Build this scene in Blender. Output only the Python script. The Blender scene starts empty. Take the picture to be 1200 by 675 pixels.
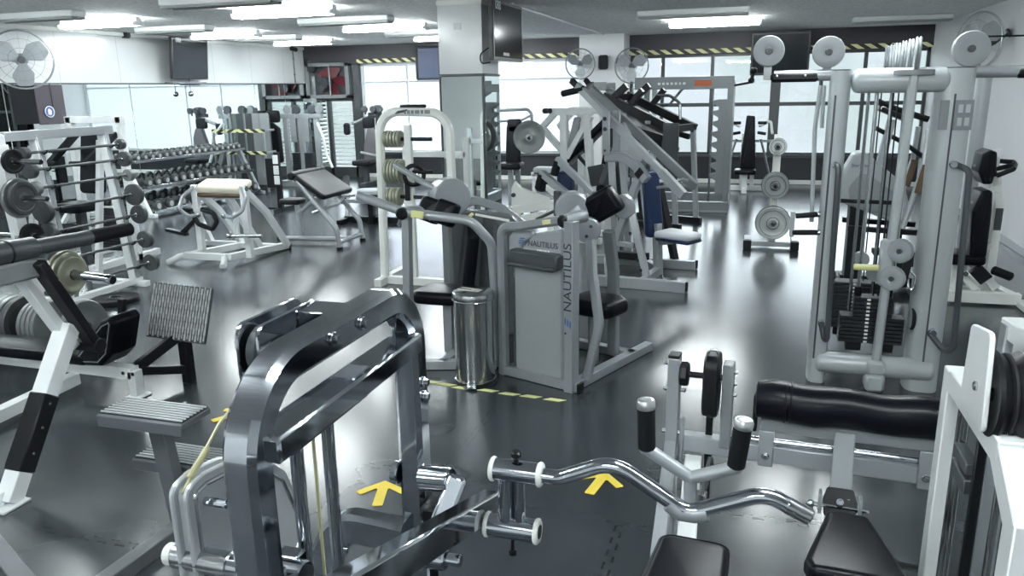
import bpy, math, random
from mathutils import Vector, Matrix
random.seed(7)
SC = bpy.context.scene
COL = SC.collection
PI = math.pi
def v(*a): return Vector(a[0]) if len(a) == 1 else Vector(a)
XA, YA, ZA = v(1,0,0), v(0,1,0), v(0,0,1)
# ------------------------------------------------------------------ camera
FPX, HC = 910.0, 2.0
YAW, PITCH, ROLL = math.radians(17.2), math.radians(14.4), math.radians(-1.0)
CR = (Matrix.Rotation(YAW,3,'Z') @ Matrix.Rotation(PI/2-PITCH,3,'X') @ Matrix.Rotation(ROLL,3,'Z'))
C0 = v(0,0,HC)
def ray(px,py): return CR @ v((px-600)/FPX, -(py-337.5)/FPX, -1)
def Z(px,py,z=0.0):
    d = ray(px,py); return C0 + d*((z-HC)/d.z)
def X(px,py,x):
    d = ray(px,py); return C0 + d*(x/d.x)
def Y(px,py,y):
    d = ray(px,py); return C0 + d*(y/d.y)
def PL(px,py,p0,ang):
    """point of a vertical plane through p0 whose horizontal run has heading ang (degrees from +X)"""
    n = v(-math.sin(math.radians(ang)), math.cos(math.radians(ang)), 0)
    d = ray(px,py); return C0 + d*((v(p0[0],p0[1],0)-C0).dot(n)/d.dot(n))
cam = bpy.data.cameras.new('camera'); co = bpy.data.objects.new('camera', cam); COL.objects.link(co)
cam.sensor_width = 36; cam.lens = FPX/1200*36; cam.clip_start = .02; cam.clip_end = 300
co.matrix_world = Matrix.Translation(C0) @ CR.to_4x4()
SC.camera = co
# ------------------------------------------------------------------ materials
def mat(name, col, rough=.5, metal=0.0, noise=0.0, nscale=40, bump=0.0, coat=0.0, rvar=0.0, spec=None):
    m = bpy.data.materials.new(name); m.use_nodes = True
    nt = m.node_tree; b = nt.nodes['Principled BSDF']
    c = (*col,1) if len(col)==3 else col
    b.inputs['Base Color'].default_value = c
    b.inputs['Roughness'].default_value = rough; b.inputs['Metallic'].default_value = metal
    if spec is not None: b.inputs['Specular IOR Level'].default_value = spec
    if coat: b.inputs['Coat Weight'].default_value = coat; b.inputs['Coat Roughness'].default_value = .08
    if noise or bump or rvar:
        tc = nt.nodes.new('ShaderNodeTexCoord'); n = nt.nodes.new('ShaderNodeTexNoise')
        n.inputs['Scale'].default_value = nscale; n.inputs['Detail'].default_value = 4
        nt.links.new(tc.outputs['Object'], n.inputs['Vector'])
        if noise:
            r = nt.nodes.new('ShaderNodeMapRange'); r.inputs['To Min'].default_value = 1-noise; r.inputs['To Max'].default_value = 1+noise
            nt.links.new(n.outputs['Fac'], r.inputs['Value'])
            mx = nt.nodes.new('ShaderNodeVectorMath'); mx.operation = 'SCALE'; mx.inputs[0].default_value = c[:3]
            nt.links.new(r.outputs[0], mx.inputs['Scale']); nt.links.new(mx.outputs[0], b.inputs['Base Color'])
        if rvar:
            r = nt.nodes.new('ShaderNodeMapRange'); r.inputs['To Min'].default_value = max(.01,rough-rvar); r.inputs['To Max'].default_value = rough+rvar
            nt.links.new(n.outputs['Fac'], r.inputs['Value']); nt.links.new(r.outputs[0], b.inputs['Roughness'])
        if bump:
            bp = nt.nodes.new('ShaderNodeBump'); bp.inputs['Strength'].default_value = bump; bp.inputs['Distance'].default_value = .002
            nt.links.new(n.outputs['Fac'], bp.inputs['Height']); nt.links.new(bp.outputs[0], b.inputs['Normal'])
    return m
def emis(name, col, strength):
    m = bpy.data.materials.new(name); m.use_nodes = True; b = m.node_tree.nodes['Principled BSDF']
    b.inputs['Base Color'].default_value = (.8,.8,.8,1)
    b.inputs['Emission Color'].default_value = (*col,1); b.inputs['Emission Strength'].default_value = strength
    return m
WHITE  = mat('white_paint', (.78,.81,.815), .32, noise=.05, nscale=6)
CREAM  = mat('cream_paint', (.80,.82,.78), .3, noise=.03, nscale=5)
SILVER = mat('silver_paint', (.36,.385,.40), .33, .35, noise=.05, nscale=9)
PALE   = mat('pale_grey_paint', (.31,.335,.35), .30, .3, noise=.04, nscale=7)
TOWER  = mat('tower_paint', (.44,.475,.485), .32, .15, noise=.03, nscale=6)
STEPG  = mat('step_grey_paint', (.10,.108,.117), .42, .15, noise=.08, nscale=9)
GREY   = mat('mid_grey_paint', (.21,.228,.24), .38, .2, noise=.06, nscale=8)
DARKG  = mat('dark_grey_paint', (.055,.062,.07), .42, .1, noise=.08, nscale=10)
BLACK  = mat('black_paint', (.006,.007,.009), .38, noise=.1, spec=.28)
VINYL  = mat('black_vinyl', (.004,.005,.008), .30, bump=.10, nscale=160, spec=.14)
VINYLG = mat('worn_grey_vinyl', (.010,.011,.014), .42, bump=.15, nscale=120, noise=.3, spec=.2)
BLUEV  = mat('navy_vinyl', (.010,.022,.065), .33, bump=.1, nscale=150, spec=.3)
TANV   = mat('tan_vinyl', (.66,.63,.53), .5, noise=.12, nscale=14, bump=.2)
BROWN  = mat('brown_vinyl', (.10,.06,.035), .45)
REDV   = mat('dark_red_plastic', (.11,.016,.022), .4)
RUBBER = mat('black_rubber', (.007,.008,.010), .6, bump=.2, nscale=200, spec=.3)
GRIP   = mat('foam_grip', (.004,.005,.007), .7, bump=.25, nscale=260, spec=.25)
CHROME = mat('chrome', (.50,.53,.57), .07, 1.0, rvar=.03, nscale=5)
STEEL  = mat('brushed_steel', (.45,.47,.48), .22, 1.0, noise=.06, nscale=12)
CAMST  = mat('cast_disc_steel', (.50,.53,.545), .36, .4, noise=.15, nscale=7, rvar=.08)
IRON   = mat('cast_iron_plate', (.075,.08,.085), .45, .45, noise=.15, nscale=20)
IRONG  = mat('grey_iron_plate', (.22,.235,.235), .42, .45, noise=.12, nscale=18)
IRONL  = mat('light_grey_plate', (.38,.405,.40), .40, .3, noise=.12, nscale=14)
OLIVE  = mat('olive_grey_plate', (.30,.31,.24), .42, .35, noise=.15, nscale=18)
STACK  = mat('stack_plate', (.022,.026,.032), .42, .3, noise=.1)
YELLOW = mat('yellow_paint', (.80,.62,.06), .5, noise=.08, nscale=60)
YELLOWP= mat('pale_yellow_plastic', (.78,.78,.36), .45)
ORANGE = mat('orange_label', (.48,.11,.03), .5)
BLUE   = mat('blue_print', (.06,.12,.36), .4)
NAVY   = mat('navy_print', (.03,.05,.12), .4)
INK    = mat('dark_print', (.02,.025,.035), .4)
WPRINT = mat('white_print', (.8,.82,.82), .4)
LABEL  = mat('paper_label', (.78,.80,.76), .5)
SCREEN = mat('tv_screen', (.010,.014,.019), .12, spec=.35)
CASE   = mat('black_plastic', (.018,.019,.022), .32)
PLASTIC= mat('grey_plastic', (.29,.315,.325), .36, noise=.04, nscale=6)
SHROUD = mat('dark_translucent_shroud', (.13,.145,.15), .22, .1)
CORDY  = mat('yellowed_cable', (.42,.40,.22), .4)
# ------------------------------------------------------------------ mesh builder
def fillet(pts, r, n=6):
    pts = [v(p) for p in pts]; out = [pts[0]]
    for i in range(1,len(pts)-1):
        a,b,c = pts[i-1],pts[i],pts[i+1]
        d1,d2 = (a-b),(c-b); l1,l2 = d1.length,d2.length
        if l1<1e-6 or l2<1e-6: continue
        d1/=l1; d2/=l2
        ang = d1.angle(d2)
        if ang > PI-.02: out.append(b); continue
        ri = r[i] if isinstance(r,(list,tuple)) else r
        t = min(ri/math.tan(ang/2), l1*.48, l2*.48)
        if t<1e-4: out.append(b); continue
        p1,p2 = b+d1*t, b+d2*t
        rr = t*math.tan(ang/2); bis = (d1+d2).normalized(); cen = b+bis*(rr/math.sin(ang/2))
        u,w = (p1-cen),(p2-cen); tot = u.angle(w); ax = u.cross(w).normalized()
        for k in range(n+1):
            out.append(cen + Matrix.Rotation(tot*k/n,3,ax) @ u)
    out.append(pts[-1]); return out
def perp(d):
    d = d.normalized(); a = ZA if abs(d.z)<.9 else XA
    s = d.cross(a).normalized(); return s, s.cross(d).normalized()
def rrect(w,h,r,n=5):
    o=[]
    for (cx,cy,a0) in ((w/2-r,h/2-r,0),(-w/2+r,h/2-r,90),(-w/2+r,-h/2+r,180),(w/2-r,-h/2+r,270)):
        for k in range(n+1):
            a=math.radians(a0+90*k/n); o.append((cx+r*math.cos(a),cy+r*math.sin(a)))
    return o
def circ(r,n=24,cx=0,cy=0): return [(cx+r*math.cos(2*PI*k/n),cy+r*math.sin(2*PI*k/n)) for k in range(n)]
def roundpoly(pts,r,n=4):
    p=[(a,b,0) for a,b in pts]; m=[]
    N=len(p)
    for i in range(N):
        f=fillet([p[i-1],p[i],p[(i+1)%N]], r, n)[1:-1]
        m += [(q.x,q.y) for q in f]
    return m
def inset(o,d):
    N=len(o); res=[]
    A=sum(o[i][0]*o[(i+1)%N][1]-o[(i+1)%N][0]*o[i][1] for i in range(N))
    sg = 1 if A>0 else -1
    for i in range(N):
        a,b,c=o[i-1],o[i],o[(i+1)%N]
        e1=Vector((b[0]-a[0],b[1]-a[1])); e2=Vector((c[0]-b[0],c[1]-b[1]))
        if e1.length<1e-9: e1=e2
        if e2.length<1e-9: e2=e1
        n1=Vector((-e1.y,e1.x)).normalized()*sg; n2=Vector((-e2.y,e2.x)).normalized()*sg
        m=(n1+n2)
        if m.length<1e-6: m=n1
        m=m.normalized(); k=d/max(.35,m.dot(n1))
        res.append((b[0]+m.x*k,b[1]+m.y*k))
    return res
class M:
    def __init__(s): s.V=[]; s.F=[]; s.S=[]
    def _add(s,vs,fs,sm):
        b=len(s.V); s.V+= [v(p) for p in vs]
        for f in fs: s.F.append([b+i for i in f]); s.S.append(sm)
        return s
    def boxm(s,c,ax,ay,az,sx,sy,sz,bv=.004):
        ax,ay,az=v(ax).normalized(),v(ay).normalized(),v(az).normalized()
        bv=min(bv,sx*.45,sy*.45,sz*.45); h=(sx/2,sy/2,sz/2); A=(ax,ay,az); c=v(c)
        idx={}; vs=[]
        for i in (-1,1):
            for j in (-1,1):
                for k in (-1,1):
                    sg=(i,j,k)
                    for q in range(3):
                        p=c.copy()
                        for r in range(3): p=p+A[r]*(sg[r]*(h[r] if r==q else h[r]-bv))
                        idx[(sg,q)]=len(vs); vs.append(p)
        fs=[]
        for q in range(3):
            a,b=(q+1)%3,(q+2)%3
            for t in (-1,1):
                f=[]
                for (m_,n_) in ((-1,-1),(1,-1),(1,1),(-1,1)):
                    sg=[0,0,0]; sg[q]=t; sg[a]=m_; sg[b]=n_; f.append(idx[(tuple(sg),q)])
                fs.append(f if t>0 else f[::-1])
        for q in range(3):
            a,b=(q+1)%3,(q+2)%3
            for m_ in (-1,1):
                for n_ in (-1,1):
                    s1=[0,0,0]; s1[q]=-1; s1[a]=m_; s1[b]=n_; s2=list(s1); s2[q]=1
                    s1,s2=tuple(s1),tuple(s2)
                    f=[idx[(s1,a)],idx[(s2,a)],idx[(s2,b)],idx[(s1,b)]]
                    fs.append(f if m_*n_<0 else f[::-1])
        for i in (-1,1):
            for j in (-1,1):
                for k in (-1,1):
                    f=[idx[((i,j,k),0)],idx[((i,j,k),1)],idx[((i,j,k),2)]]
                    fs.append(f if i*j*k>0 else f[::-1])
        return s._add(vs,fs,False)
    def box(s,c,size,rz=0,bv=.004):
        R=Matrix.Rotation(math.radians(rz),3,'Z')
        return s.boxm(c,R@XA,R@YA,ZA,size[0],size[1],size[2],bv)
    def bar(s,p0,p1,w,h,up=None,bv=.004,ext=0):
        p0,p1=v(p0),v(p1); d=(p1-p0); L=d.length; d=d/L
        u=v(up) if up is not None else (ZA if abs(d.z)<.95 else YA)
        sd=d.cross(u).normalized(); u=sd.cross(d).normalized()
        return s.boxm((p0+p1)/2,d,-sd,u,L+2*ext,w,h,bv)
    def loft(s,rings,closed=False,cap=True,sm=True):
        n=len(rings[0]); vs=[p for r in rings for p in r]; fs=[]
        K=len(rings)
        for i in range(K if closed else K-1):
            a=i*n; b=((i+1)%K)*n
            for j in range(n):
                j2=(j+1)%n; fs.append([a+j,a+j2,b+j2,b+j])
        s._add(vs,fs,sm)
        if cap and not closed:
            b=len(s.V)-len(vs)
            s.F.append([b+j for j in range(n)][::-1]); s.S.append(False)
            s.F.append([b+(K-1)*n+j for j in range(n)]); s.S.append(False)
        return s
    def sweep(s,pts,sec,side=None,closed=False,sm=True,cap=True):
        """sec: list of (a,b) offsets; a along side vector, b along normal"""
        pts=[v(p) for p in pts]; K=len(pts); rings=[]; sd=None
        for i in range(K):
            if closed: t=(pts[(i+1)%K]-pts[i-1])
            else: t=(pts[min(i+1,K-1)]-pts[max(i-1,0)])
            if t.length<1e-9: t=pts[-1]-pts[0]
            t.normalize()
            if 0<i<K-1 or closed:
                e1=(pts[i]-pts[i-1]); e2=(pts[(i+1)%K]-pts[i])
                cs=max(.5,math.cos(e1.angle(e2,0)/2)) if e1.length>1e-9 and e2.length>1e-9 else 1
            else: cs=1
            if side is not None:
                a=v(side); a=(a-t*a.dot(t)).normalized(); st=(1,1/cs)
            else:
                if sd is None: a=perp(t)[0]
                else:
                    a=sd-t*sd.dot(t)
                    a=a.normalized() if a.length>1e-6 else perp(t)[0]
                sd=a; st=(1,1)
            b=a.cross(t).normalized()
            rings.append([pts[i]+a*(q[0]*st[0])+b*(q[1]*st[1]) for q in sec])
        return s.loft(rings,closed,cap,sm)
    def tube(s,pts,r,fil=0,seg=10,closed=False,n=6):
        pts=fillet(pts,fil,n) if fil else pts
        return s.sweep(pts,circ(r,seg),None,closed)
    def rtube(s,pts,w,h,side,fil=0,n=7,rr=.008):
        pts=fillet(pts,fil,n) if fil else pts
        rr=min(rr,w*.3,h*.3)
        return s.sweep(pts,rrect(w,h,rr,1),side,sm=True)
    def lathe(s,prof,p0,axis,seg=24,sm=True,cap=True):
        ax=v(axis).normalized(); a,b=perp(ax); p0=v(p0)
        rings=[[p0+ax*z+(a*math.cos(2*PI*k/seg)+b*math.sin(2*PI*k/seg))*max(r,1e-5) for k in range(seg)] for r,z in prof]
        n0=len(s.F); s.loft(rings,False,cap,sm)
        return s
    def cyl(s,p0,p1,r,r2=None,seg=20,bv=.003):
        p0,p1=v(p0),v(p1); L=(p1-p0).length; r2=r if r2 is None else r2; bv=min(bv,L*.3,r*.4)
        # duplicate rings keep the rims crisp under smooth shading
        prof=[(r-bv,0),(r,bv),(r,bv*1.02),(r2,L-bv*1.02),(r2,L-bv),(r2-bv,L)]
        return s.lathe(prof,p0,p1-p0,seg)
    def ring(s,c,axis,r,tr,seg=28,ts=8):
        ax=v(axis).normalized(); a,b=perp(ax)
        return s.sweep([v(c)+(a*math.cos(2*PI*k/seg)+b*math.sin(2*PI*k/seg))*r for k in range(seg)],circ(tr,ts),ax,closed=True)
    def disc_hole(s,c,axis,prof,seg=32):
        """closed lathe profile (r,z) round an axis"""
        ax=v(axis).normalized(); a,b=perp(ax); c=v(c)
        rings=[]
        for k in range(seg):
            d=a*math.cos(2*PI*k/seg)+b*math.sin(2*PI*k/seg)
            rings.append([c+d*r+ax*z for r,z in prof])
        return s.loft(rings,True,False,True)
    def prism(s,out,o,ax,ay,t,bv=.003,sm=False,crown=0.0):
        """outline in the plane (o,ax,ay), thickness t centred, edges bevelled by bv"""
        o,ax,ay=v(o),v(ax).normalized(),v(ay).normalized(); nz=ax.cross(ay)
        A=sum(out[i][0]*out[(i+1)%len(out)][1]-out[(i+1)%len(out)][0]*out[i][1] for i in range(len(out)))
        if A<0: out=out[::-1]
        P=lambda q,z:[o+ax*a+ay*b+nz*z for a,b in q]
        if bv<=0: rings=[P(out,-t/2),P(out,t/2)]
        elif sm:
            rings=[]
            K=5
            for k in range(K+1):
                a=PI/2*k/K; rings.append(P(inset(out,bv*(1-math.sin(a))),-t/2+bv*(1-math.cos(a))))
            for k in range(K+1):
                a=PI/2*k/K; rings.append(P(inset(out,bv*(1-math.cos(a))),t/2-bv*(1-math.sin(a))))
            if crown: rings.append(P(inset(out,bv+min(.03,crown*4)),t/2+crown))
        else:
            i=inset(out,bv); rings=[P(i,-t/2),P(out,-t/2+bv),P(out,t/2-bv),P(i,t/2)]
        n0=len(s.S); s.loft(rings,False,True,sm)
        return s
    def pad(s,out,o,ax,ay,t,r=.02,crown=0): return s.prism(out,o,ax,ay,t,r,True,0)
    def sph(s,c,r,sc=(1,1,1),seg=16,rg=8):
        c=v(c); prof=[]
        rings=[[c+v(r*sc[0]*math.sin(PI*(i/rg))*math.cos(2*PI*k/seg), r*sc[1]*math.sin(PI*(i/rg))*math.sin(2*PI*k/seg), r*sc[2]*-math.cos(PI*i/rg)) for k in range(seg)] for i in range(1,rg)]
        return s.loft(rings,False,True,True)
    def mesh(s,name,m,T=None):
        me=bpy.data.meshes.new(name)
        vs=[T@p for p in s.V] if T is not None else s.V
        me.from_pydata([tuple(p) for p in vs],[],s.F)
        me.polygons.foreach_set('use_smooth',s.S)
        me.materials.append(m); me.update()
        try: me.set_sharp_from_angle(angle=.62)
        except Exception: pass
        return me
NAMES={}
class T:
    """one thing: an Empty at its base; parts are built in world space unless local=True"""
    def __init__(s,name,label,cat,loc=(0,0,0),rz=0,group=None):
        s.o=bpy.data.objects.new(name,None); COL.objects.link(s.o)
        s.o.empty_display_size=.1
        s.o.location=loc; s.o.rotation_euler=(0,0,math.radians(rz))
        s.o['label']=label; s.o['category']=cat
        if group: s.o['group']=group
        s.W=Matrix.Translation(v(loc))@Matrix.Rotation(math.radians(rz),4,'Z'); s.I=s.W.inverted()
    def P(s,x,y,z): return s.W@v(x,y,z)
    def D(s,x,y,z): return s.W.to_3x3()@v(x,y,z)
    def part(s,name,m,mb,parent=None,local=False,label=None,kind=None):
        o=bpy.data.objects.new(name,mb.mesh(name,m,None if local else s.I)); COL.objects.link(o)
        o.parent=parent or s.o
        if label: o['label']=label
        if kind: o['kind']=kind
        return o
    def text(s,name,txt,m,pos,ax,ay,size,parent=None,width=None,ext=.0008,align='CENTER'):
        cu=bpy.data.curves.new(name,'FONT'); cu.body=txt; cu.size=size; cu.align_x=align; cu.align_y='CENTER'; cu.extrude=ext
        tmp=bpy.data.objects.new(name,cu); COL.objects.link(tmp)
        me=bpy.data.meshes.new_from_object(tmp.evaluated_get(bpy.context.evaluated_depsgraph_get()))
        bpy.data.objects.remove(tmp); bpy.data.curves.remove(cu)
        me.materials.clear(); me.materials.append(m)
        ax,ay=v(ax).normalized(),v(ay).normalized(); nz=ax.cross(ay)
        R=Matrix((ax,ay,nz)).transposed().to_4x4(); sx=1.0
        if width:
            xs=[q.co.x for q in me.vertices]; sx=width/max(1e-4,max(xs)-min(xs))
        me.transform(s.I@Matrix.Translation(v(pos))@R@Matrix.Diagonal((sx,1,1,1)))
        me.name=name
        o=bpy.data.objects.new(name,me); COL.objects.link(o); o.parent=parent or s.o
        return o
def marks(t,name,m,pos,ax,ay,widths,h,gap,parent=None):
    """a row of small printed strokes, for print too small to read"""
    ax,ay=v(ax).normalized(),v(ay).normalized(); nz=ax.cross(ay); L_=sum(widths)+gap*(len(widths)-1); x=-L_/2; mb=M()
    for w_ in widths:
        mb.boxm(v(pos)+ax*(x+w_/2),ax,ay,nz,w_,h,.002,.0004); x+=w_+gap
    return t.part(name,m,mb,parent)
def solo(name,m,mb,label,cat,group=None,loc=(0,0,0),kind=None):
    I=Matrix.Translation(-v(loc))
    o=bpy.data.objects.new(name,mb.mesh(name,m,I)); COL.objects.link(o); o.location=loc
    if label: o['label']=label
    if cat: o['category']=cat
    if group: o['group']=group
    if kind: o['kind']=kind
    return o
def struct(name,m,mb,parent=None):
    o=bpy.data.objects.new(name,mb.mesh(name,m)); COL.objects.link(o)
    if parent: o.parent=parent
    else: o['kind']='structure'
    return o
def dup(t,loc,rz=0,label=None,group=None):
    src=t.o if isinstance(t,T) else t
    r=src.copy(); COL.objects.link(r); r.location=loc; r.rotation_euler=(0,0,math.radians(rz))
    if label: r['label']=label
    if group: r['group']=group
    for ch in list(src.children):
        c=ch.copy(); COL.objects.link(c); c.parent=r
        for g in list(ch.children):
            d=g.copy(); COL.objects.link(d); d.parent=c
    return r
ORD=['','first','second','third','fourth','fifth','sixth','seventh','eighth','ninth','tenth','eleventh','twelfth','thirteenth','fourteenth','fifteenth','sixteenth','seventeenth','eighteenth','nineteenth','twentieth']
# ================================================================== ROOM
XL, XR, YB, YF, CZ = -10.2, 3.1, 16.9, -4.0, 3.02
def nodes(m): return m.node_tree, m.node_tree.nodes, m.node_tree.links
def floor_mat():
    m=mat('rubber_floor',(.03,.034,.038),.32); nt,N,L=nodes(m); b=N['Principled BSDF']
    tc=N.new('ShaderNodeTexCoord'); sx=N.new('ShaderNodeSeparateXYZ'); L.new(tc.outputs['Object'],sx.inputs[0])
    def math_(op,a,bv=None):
        n=N.new('ShaderNodeMath'); n.operation=op
        for i,q in enumerate((a,bv)):
            if q is None: continue
            if isinstance(q,(int,float)): n.inputs[i].default_value=q
            else: L.new(q,n.inputs[i])
        return n.outputs[0]
    def seam(u,w):
        jig=math_('MULTIPLY',math_('SIGN',math_('SINE',math_('MULTIPLY',w,62.8))),.016)
        q=math_('ABSOLUTE',math_('SUBTRACT',math_('FRACT',math_('ADD',u,jig)),.5))
        return math_('LESS_THAN',q,.0055)
    s=math_('MAXIMUM',seam(sx.outputs[0],sx.outputs[1]),seam(sx.outputs[1],sx.outputs[0]))
    n1=N.new('ShaderNodeTexNoise'); n1.inputs['Scale'].default_value=.9; n1.inputs['Detail'].default_value=3; n1.inputs['Roughness'].default_value=.5; L.new(tc.outputs['Object'],n1.inputs['Vector'])
    n2=N.new('ShaderNodeTexNoise'); n2.inputs['Scale'].default_value=38; n2.inputs['Detail'].default_value=3; L.new(tc.outputs['Object'],n2.inputs['Vector'])
    cr=N.new('ShaderNodeValToRGB'); cr.color_ramp.elements[0].position=.3; cr.color_ramp.elements[0].color=(.020,.025,.030,1)
    cr.color_ramp.elements[1].position=.75; cr.color_ramp.elements[1].color=(.048,.057,.065,1); L.new(n1.outputs['Fac'],cr.inputs[0])
    mx=N.new('ShaderNodeMix'); mx.data_type='RGBA'; L.new(s,mx.inputs['Factor']); L.new(cr.outputs[0],mx.inputs['A']); mx.inputs['B'].default_value=(.012,.013,.015,1)
    L.new(mx.outputs['Result'],b.inputs['Base Color'])
    r=N.new('ShaderNodeMapRange'); r.inputs['From Min'].default_value=.1; r.inputs['From Max'].default_value=.9; r.inputs['To Min'].default_value=.17; r.inputs['To Max'].default_value=.25
    L.new(n1.outputs['Fac'],r.inputs[0]); L.new(r.outputs[0],b.inputs['Roughness'])
    bp=N.new('ShaderNodeBump'); bp.inputs['Strength'].default_value=.15; bp.inputs['Distance'].default_value=.001
    L.new(n2.outputs['Fac'],bp.inputs['Height']); L.new(bp.outputs[0],b.inputs['Normal'])
    b.inputs['Specular IOR Level'].default_value=.6
    return m
def panel_mat(name,col,rough,w,h,off=0):
    m=mat(name,col,rough); nt,N,L=nodes(m); b=N['Principled BSDF']
    tc=N.new('ShaderNodeTexCoord'); mp=N.new('ShaderNodeMapping'); L.new(tc.outputs['Object'],mp.inputs['Vector'])
    mp.inputs['Rotation'].default_value=(PI/2,0,PI/2) if off==0 else (PI/2,0,0)
    sx=N.new('ShaderNodeSeparateXYZ'); L.new(tc.outputs['Object'],sx.inputs[0])
    cb=N.new('ShaderNodeCombineXYZ'); L.new(sx.outputs[1 if off==0 else 0],cb.inputs[0]); L.new(sx.outputs[2],cb.inputs[1])
    br=N.new('ShaderNodeTexBrick'); br.offset=0; br.inputs['Scale'].default_value=1; br.inputs['Brick Width'].default_value=w; br.inputs['Row Height'].default_value=h
    br.inputs['Mortar Size'].default_value=.004; br.inputs['Color1'].default_value=(*col,1); br.inputs['Color2'].default_value=(*[c*.97 for c in col],1); br.inputs['Mortar'].default_value=(*[c*.6 for c in col],1)
    L.new(cb.outputs[0],br.inputs['Vector']); L.new(br.outputs['Color'],b.inputs['Base Color'])
    return m
FLOOR=floor_mat()
CEIL=mat('speckled_ceiling',(.72,.735,.73),.85,noise=.5,nscale=26,bump=.8)
WPANEL=panel_mat('white_wall_panel',(.74,.765,.77),.16,1.22,1.6)
RWALL=mat('white_wall',(.76,.775,.785),.5,noise=.03,nscale=2)
MIRROR=mat('mirror_glass',(.80,.86,.85),.015,1.0)
FASCIA=mat('dark_fascia',(.035,.033,.040),.5,noise=.1)
WAINS=mat('dark_wainscot',(.018,.021,.028),.45)
FRAME=mat('grey_window_frame',(.055,.062,.066),.4)
def tape_mat():
    m=mat('hazard_tape',(.7,.66,.3),.5); nt,N,L=nodes(m); b=N['Principled BSDF']
    tc=N.new('ShaderNodeTexCoord'); sx=N.new('ShaderNodeSeparateXYZ'); L.new(tc.outputs['Object'],sx.inputs[0])
    a=N.new('ShaderNodeMath'); a.operation='MULTIPLY_ADD'; a.inputs[1].default_value=1.6; L.new(sx.outputs[2],a.inputs[0]); L.new(sx.outputs[0],a.inputs[2])
    f=N.new('ShaderNodeMath'); f.operation='MULTIPLY'; f.inputs[1].default_value=1/.24; L.new(a.outputs[0],f.inputs[0])
    fr=N.new('ShaderNodeMath'); fr.operation='FRACT'; L.new(f.outputs[0],fr.inputs[0])
    lt=N.new('ShaderNodeMath'); lt.operation='LESS_THAN'; lt.inputs[1].default_value=.5; L.new(fr.outputs[0],lt.inputs[0])
    mx=N.new('ShaderNodeMix'); mx.data_type='RGBA'; L.new(lt.outputs[0],mx.inputs['Factor']); mx.inputs['A'].default_value=(.02,.02,.02,1); mx.inputs['B'].default_value=(.8,.78,.42,1)
    L.new(mx.outputs['Result'],b.inputs['Base Color']); return m
TAPE=tape_mat()
def glass_mat(name,tint,gl=.08,diff=0.0):
    m=bpy.data.materials.new(name); m.use_nodes=True; nt,N,L=nodes(m); N.remove(N['Principled BSDF']); out=N['Material Output']
    t=N.new('ShaderNodeBsdfTransparent'); t.inputs[0].default_value=(*tint,1)
    g=N.new('ShaderNodeBsdfGlossy'); g.inputs['Roughness'].default_value=.02
    fr=N.new('ShaderNodeFresnel'); fr.inputs[0].default_value=1.45
    mx=N.new('ShaderNodeMixShader'); L.new(fr.outputs[0],mx.inputs[0]); L.new(t.outputs[0],mx.inputs[1]); L.new(g.outputs[0],mx.inputs[2])
    last=mx.outputs[0]
    if diff:
        tr=N.new('ShaderNodeBsdfTranslucent'); tr.inputs[0].default_value=(.93,.95,.97,1)
        m2=N.new('ShaderNodeMixShader'); m2.inputs[0].default_value=diff; L.new(last,m2.inputs[1]); L.new(tr.outputs[0],m2.inputs[2]); last=m2.outputs[0]
    L.new(last,out.inputs[0]); return m
GLASS=glass_mat('clear_glass',(.95,.98,.98))
FROST=glass_mat('filmed_glass',(.90,.93,.96),diff=.25)
# ---- shell
struct('floor',FLOOR,M().box(((XL+XR)/2,(YB+YF)/2,-.05),(XR-XL+.4,YB-YF+.4,.1),bv=0.001))
struct('ceiling',CEIL,M().box(((XL+XR)/2,(YB+YF)/2,CZ+.05),(XR-XL+.4,YB-YF+.4,.1),bv=0.001))
struct('wall_left',WPANEL,M().box((XL-.05,(YB+YF)/2,CZ/2),(.1,YB-YF,CZ),bv=0.001))
struct('wall_right',RWALL,M().box((XR+.05,(YB+YF)/2,CZ/2),(.1,YB-YF,CZ),bv=0.001))
struct('wall_front',RWALL,M().box(((XL+XR)/2,YF-.05,CZ/2),(XR-XL,.1,CZ),bv=0.001))
struct('trim_1',CREAM,M().box((XL+.02,(YB+YF)/2,CZ-.035),(.04,YB-YF,.06)))
struct('baseboard_right',GREY,M().box((XR-.008,(YB+YF)/2,.05),(.014,YB-YF,.1)))
def bx(px,py=100): return Y(px,py,YB).x
def bz(px,py): return Y(px,py,YB).z
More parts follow.
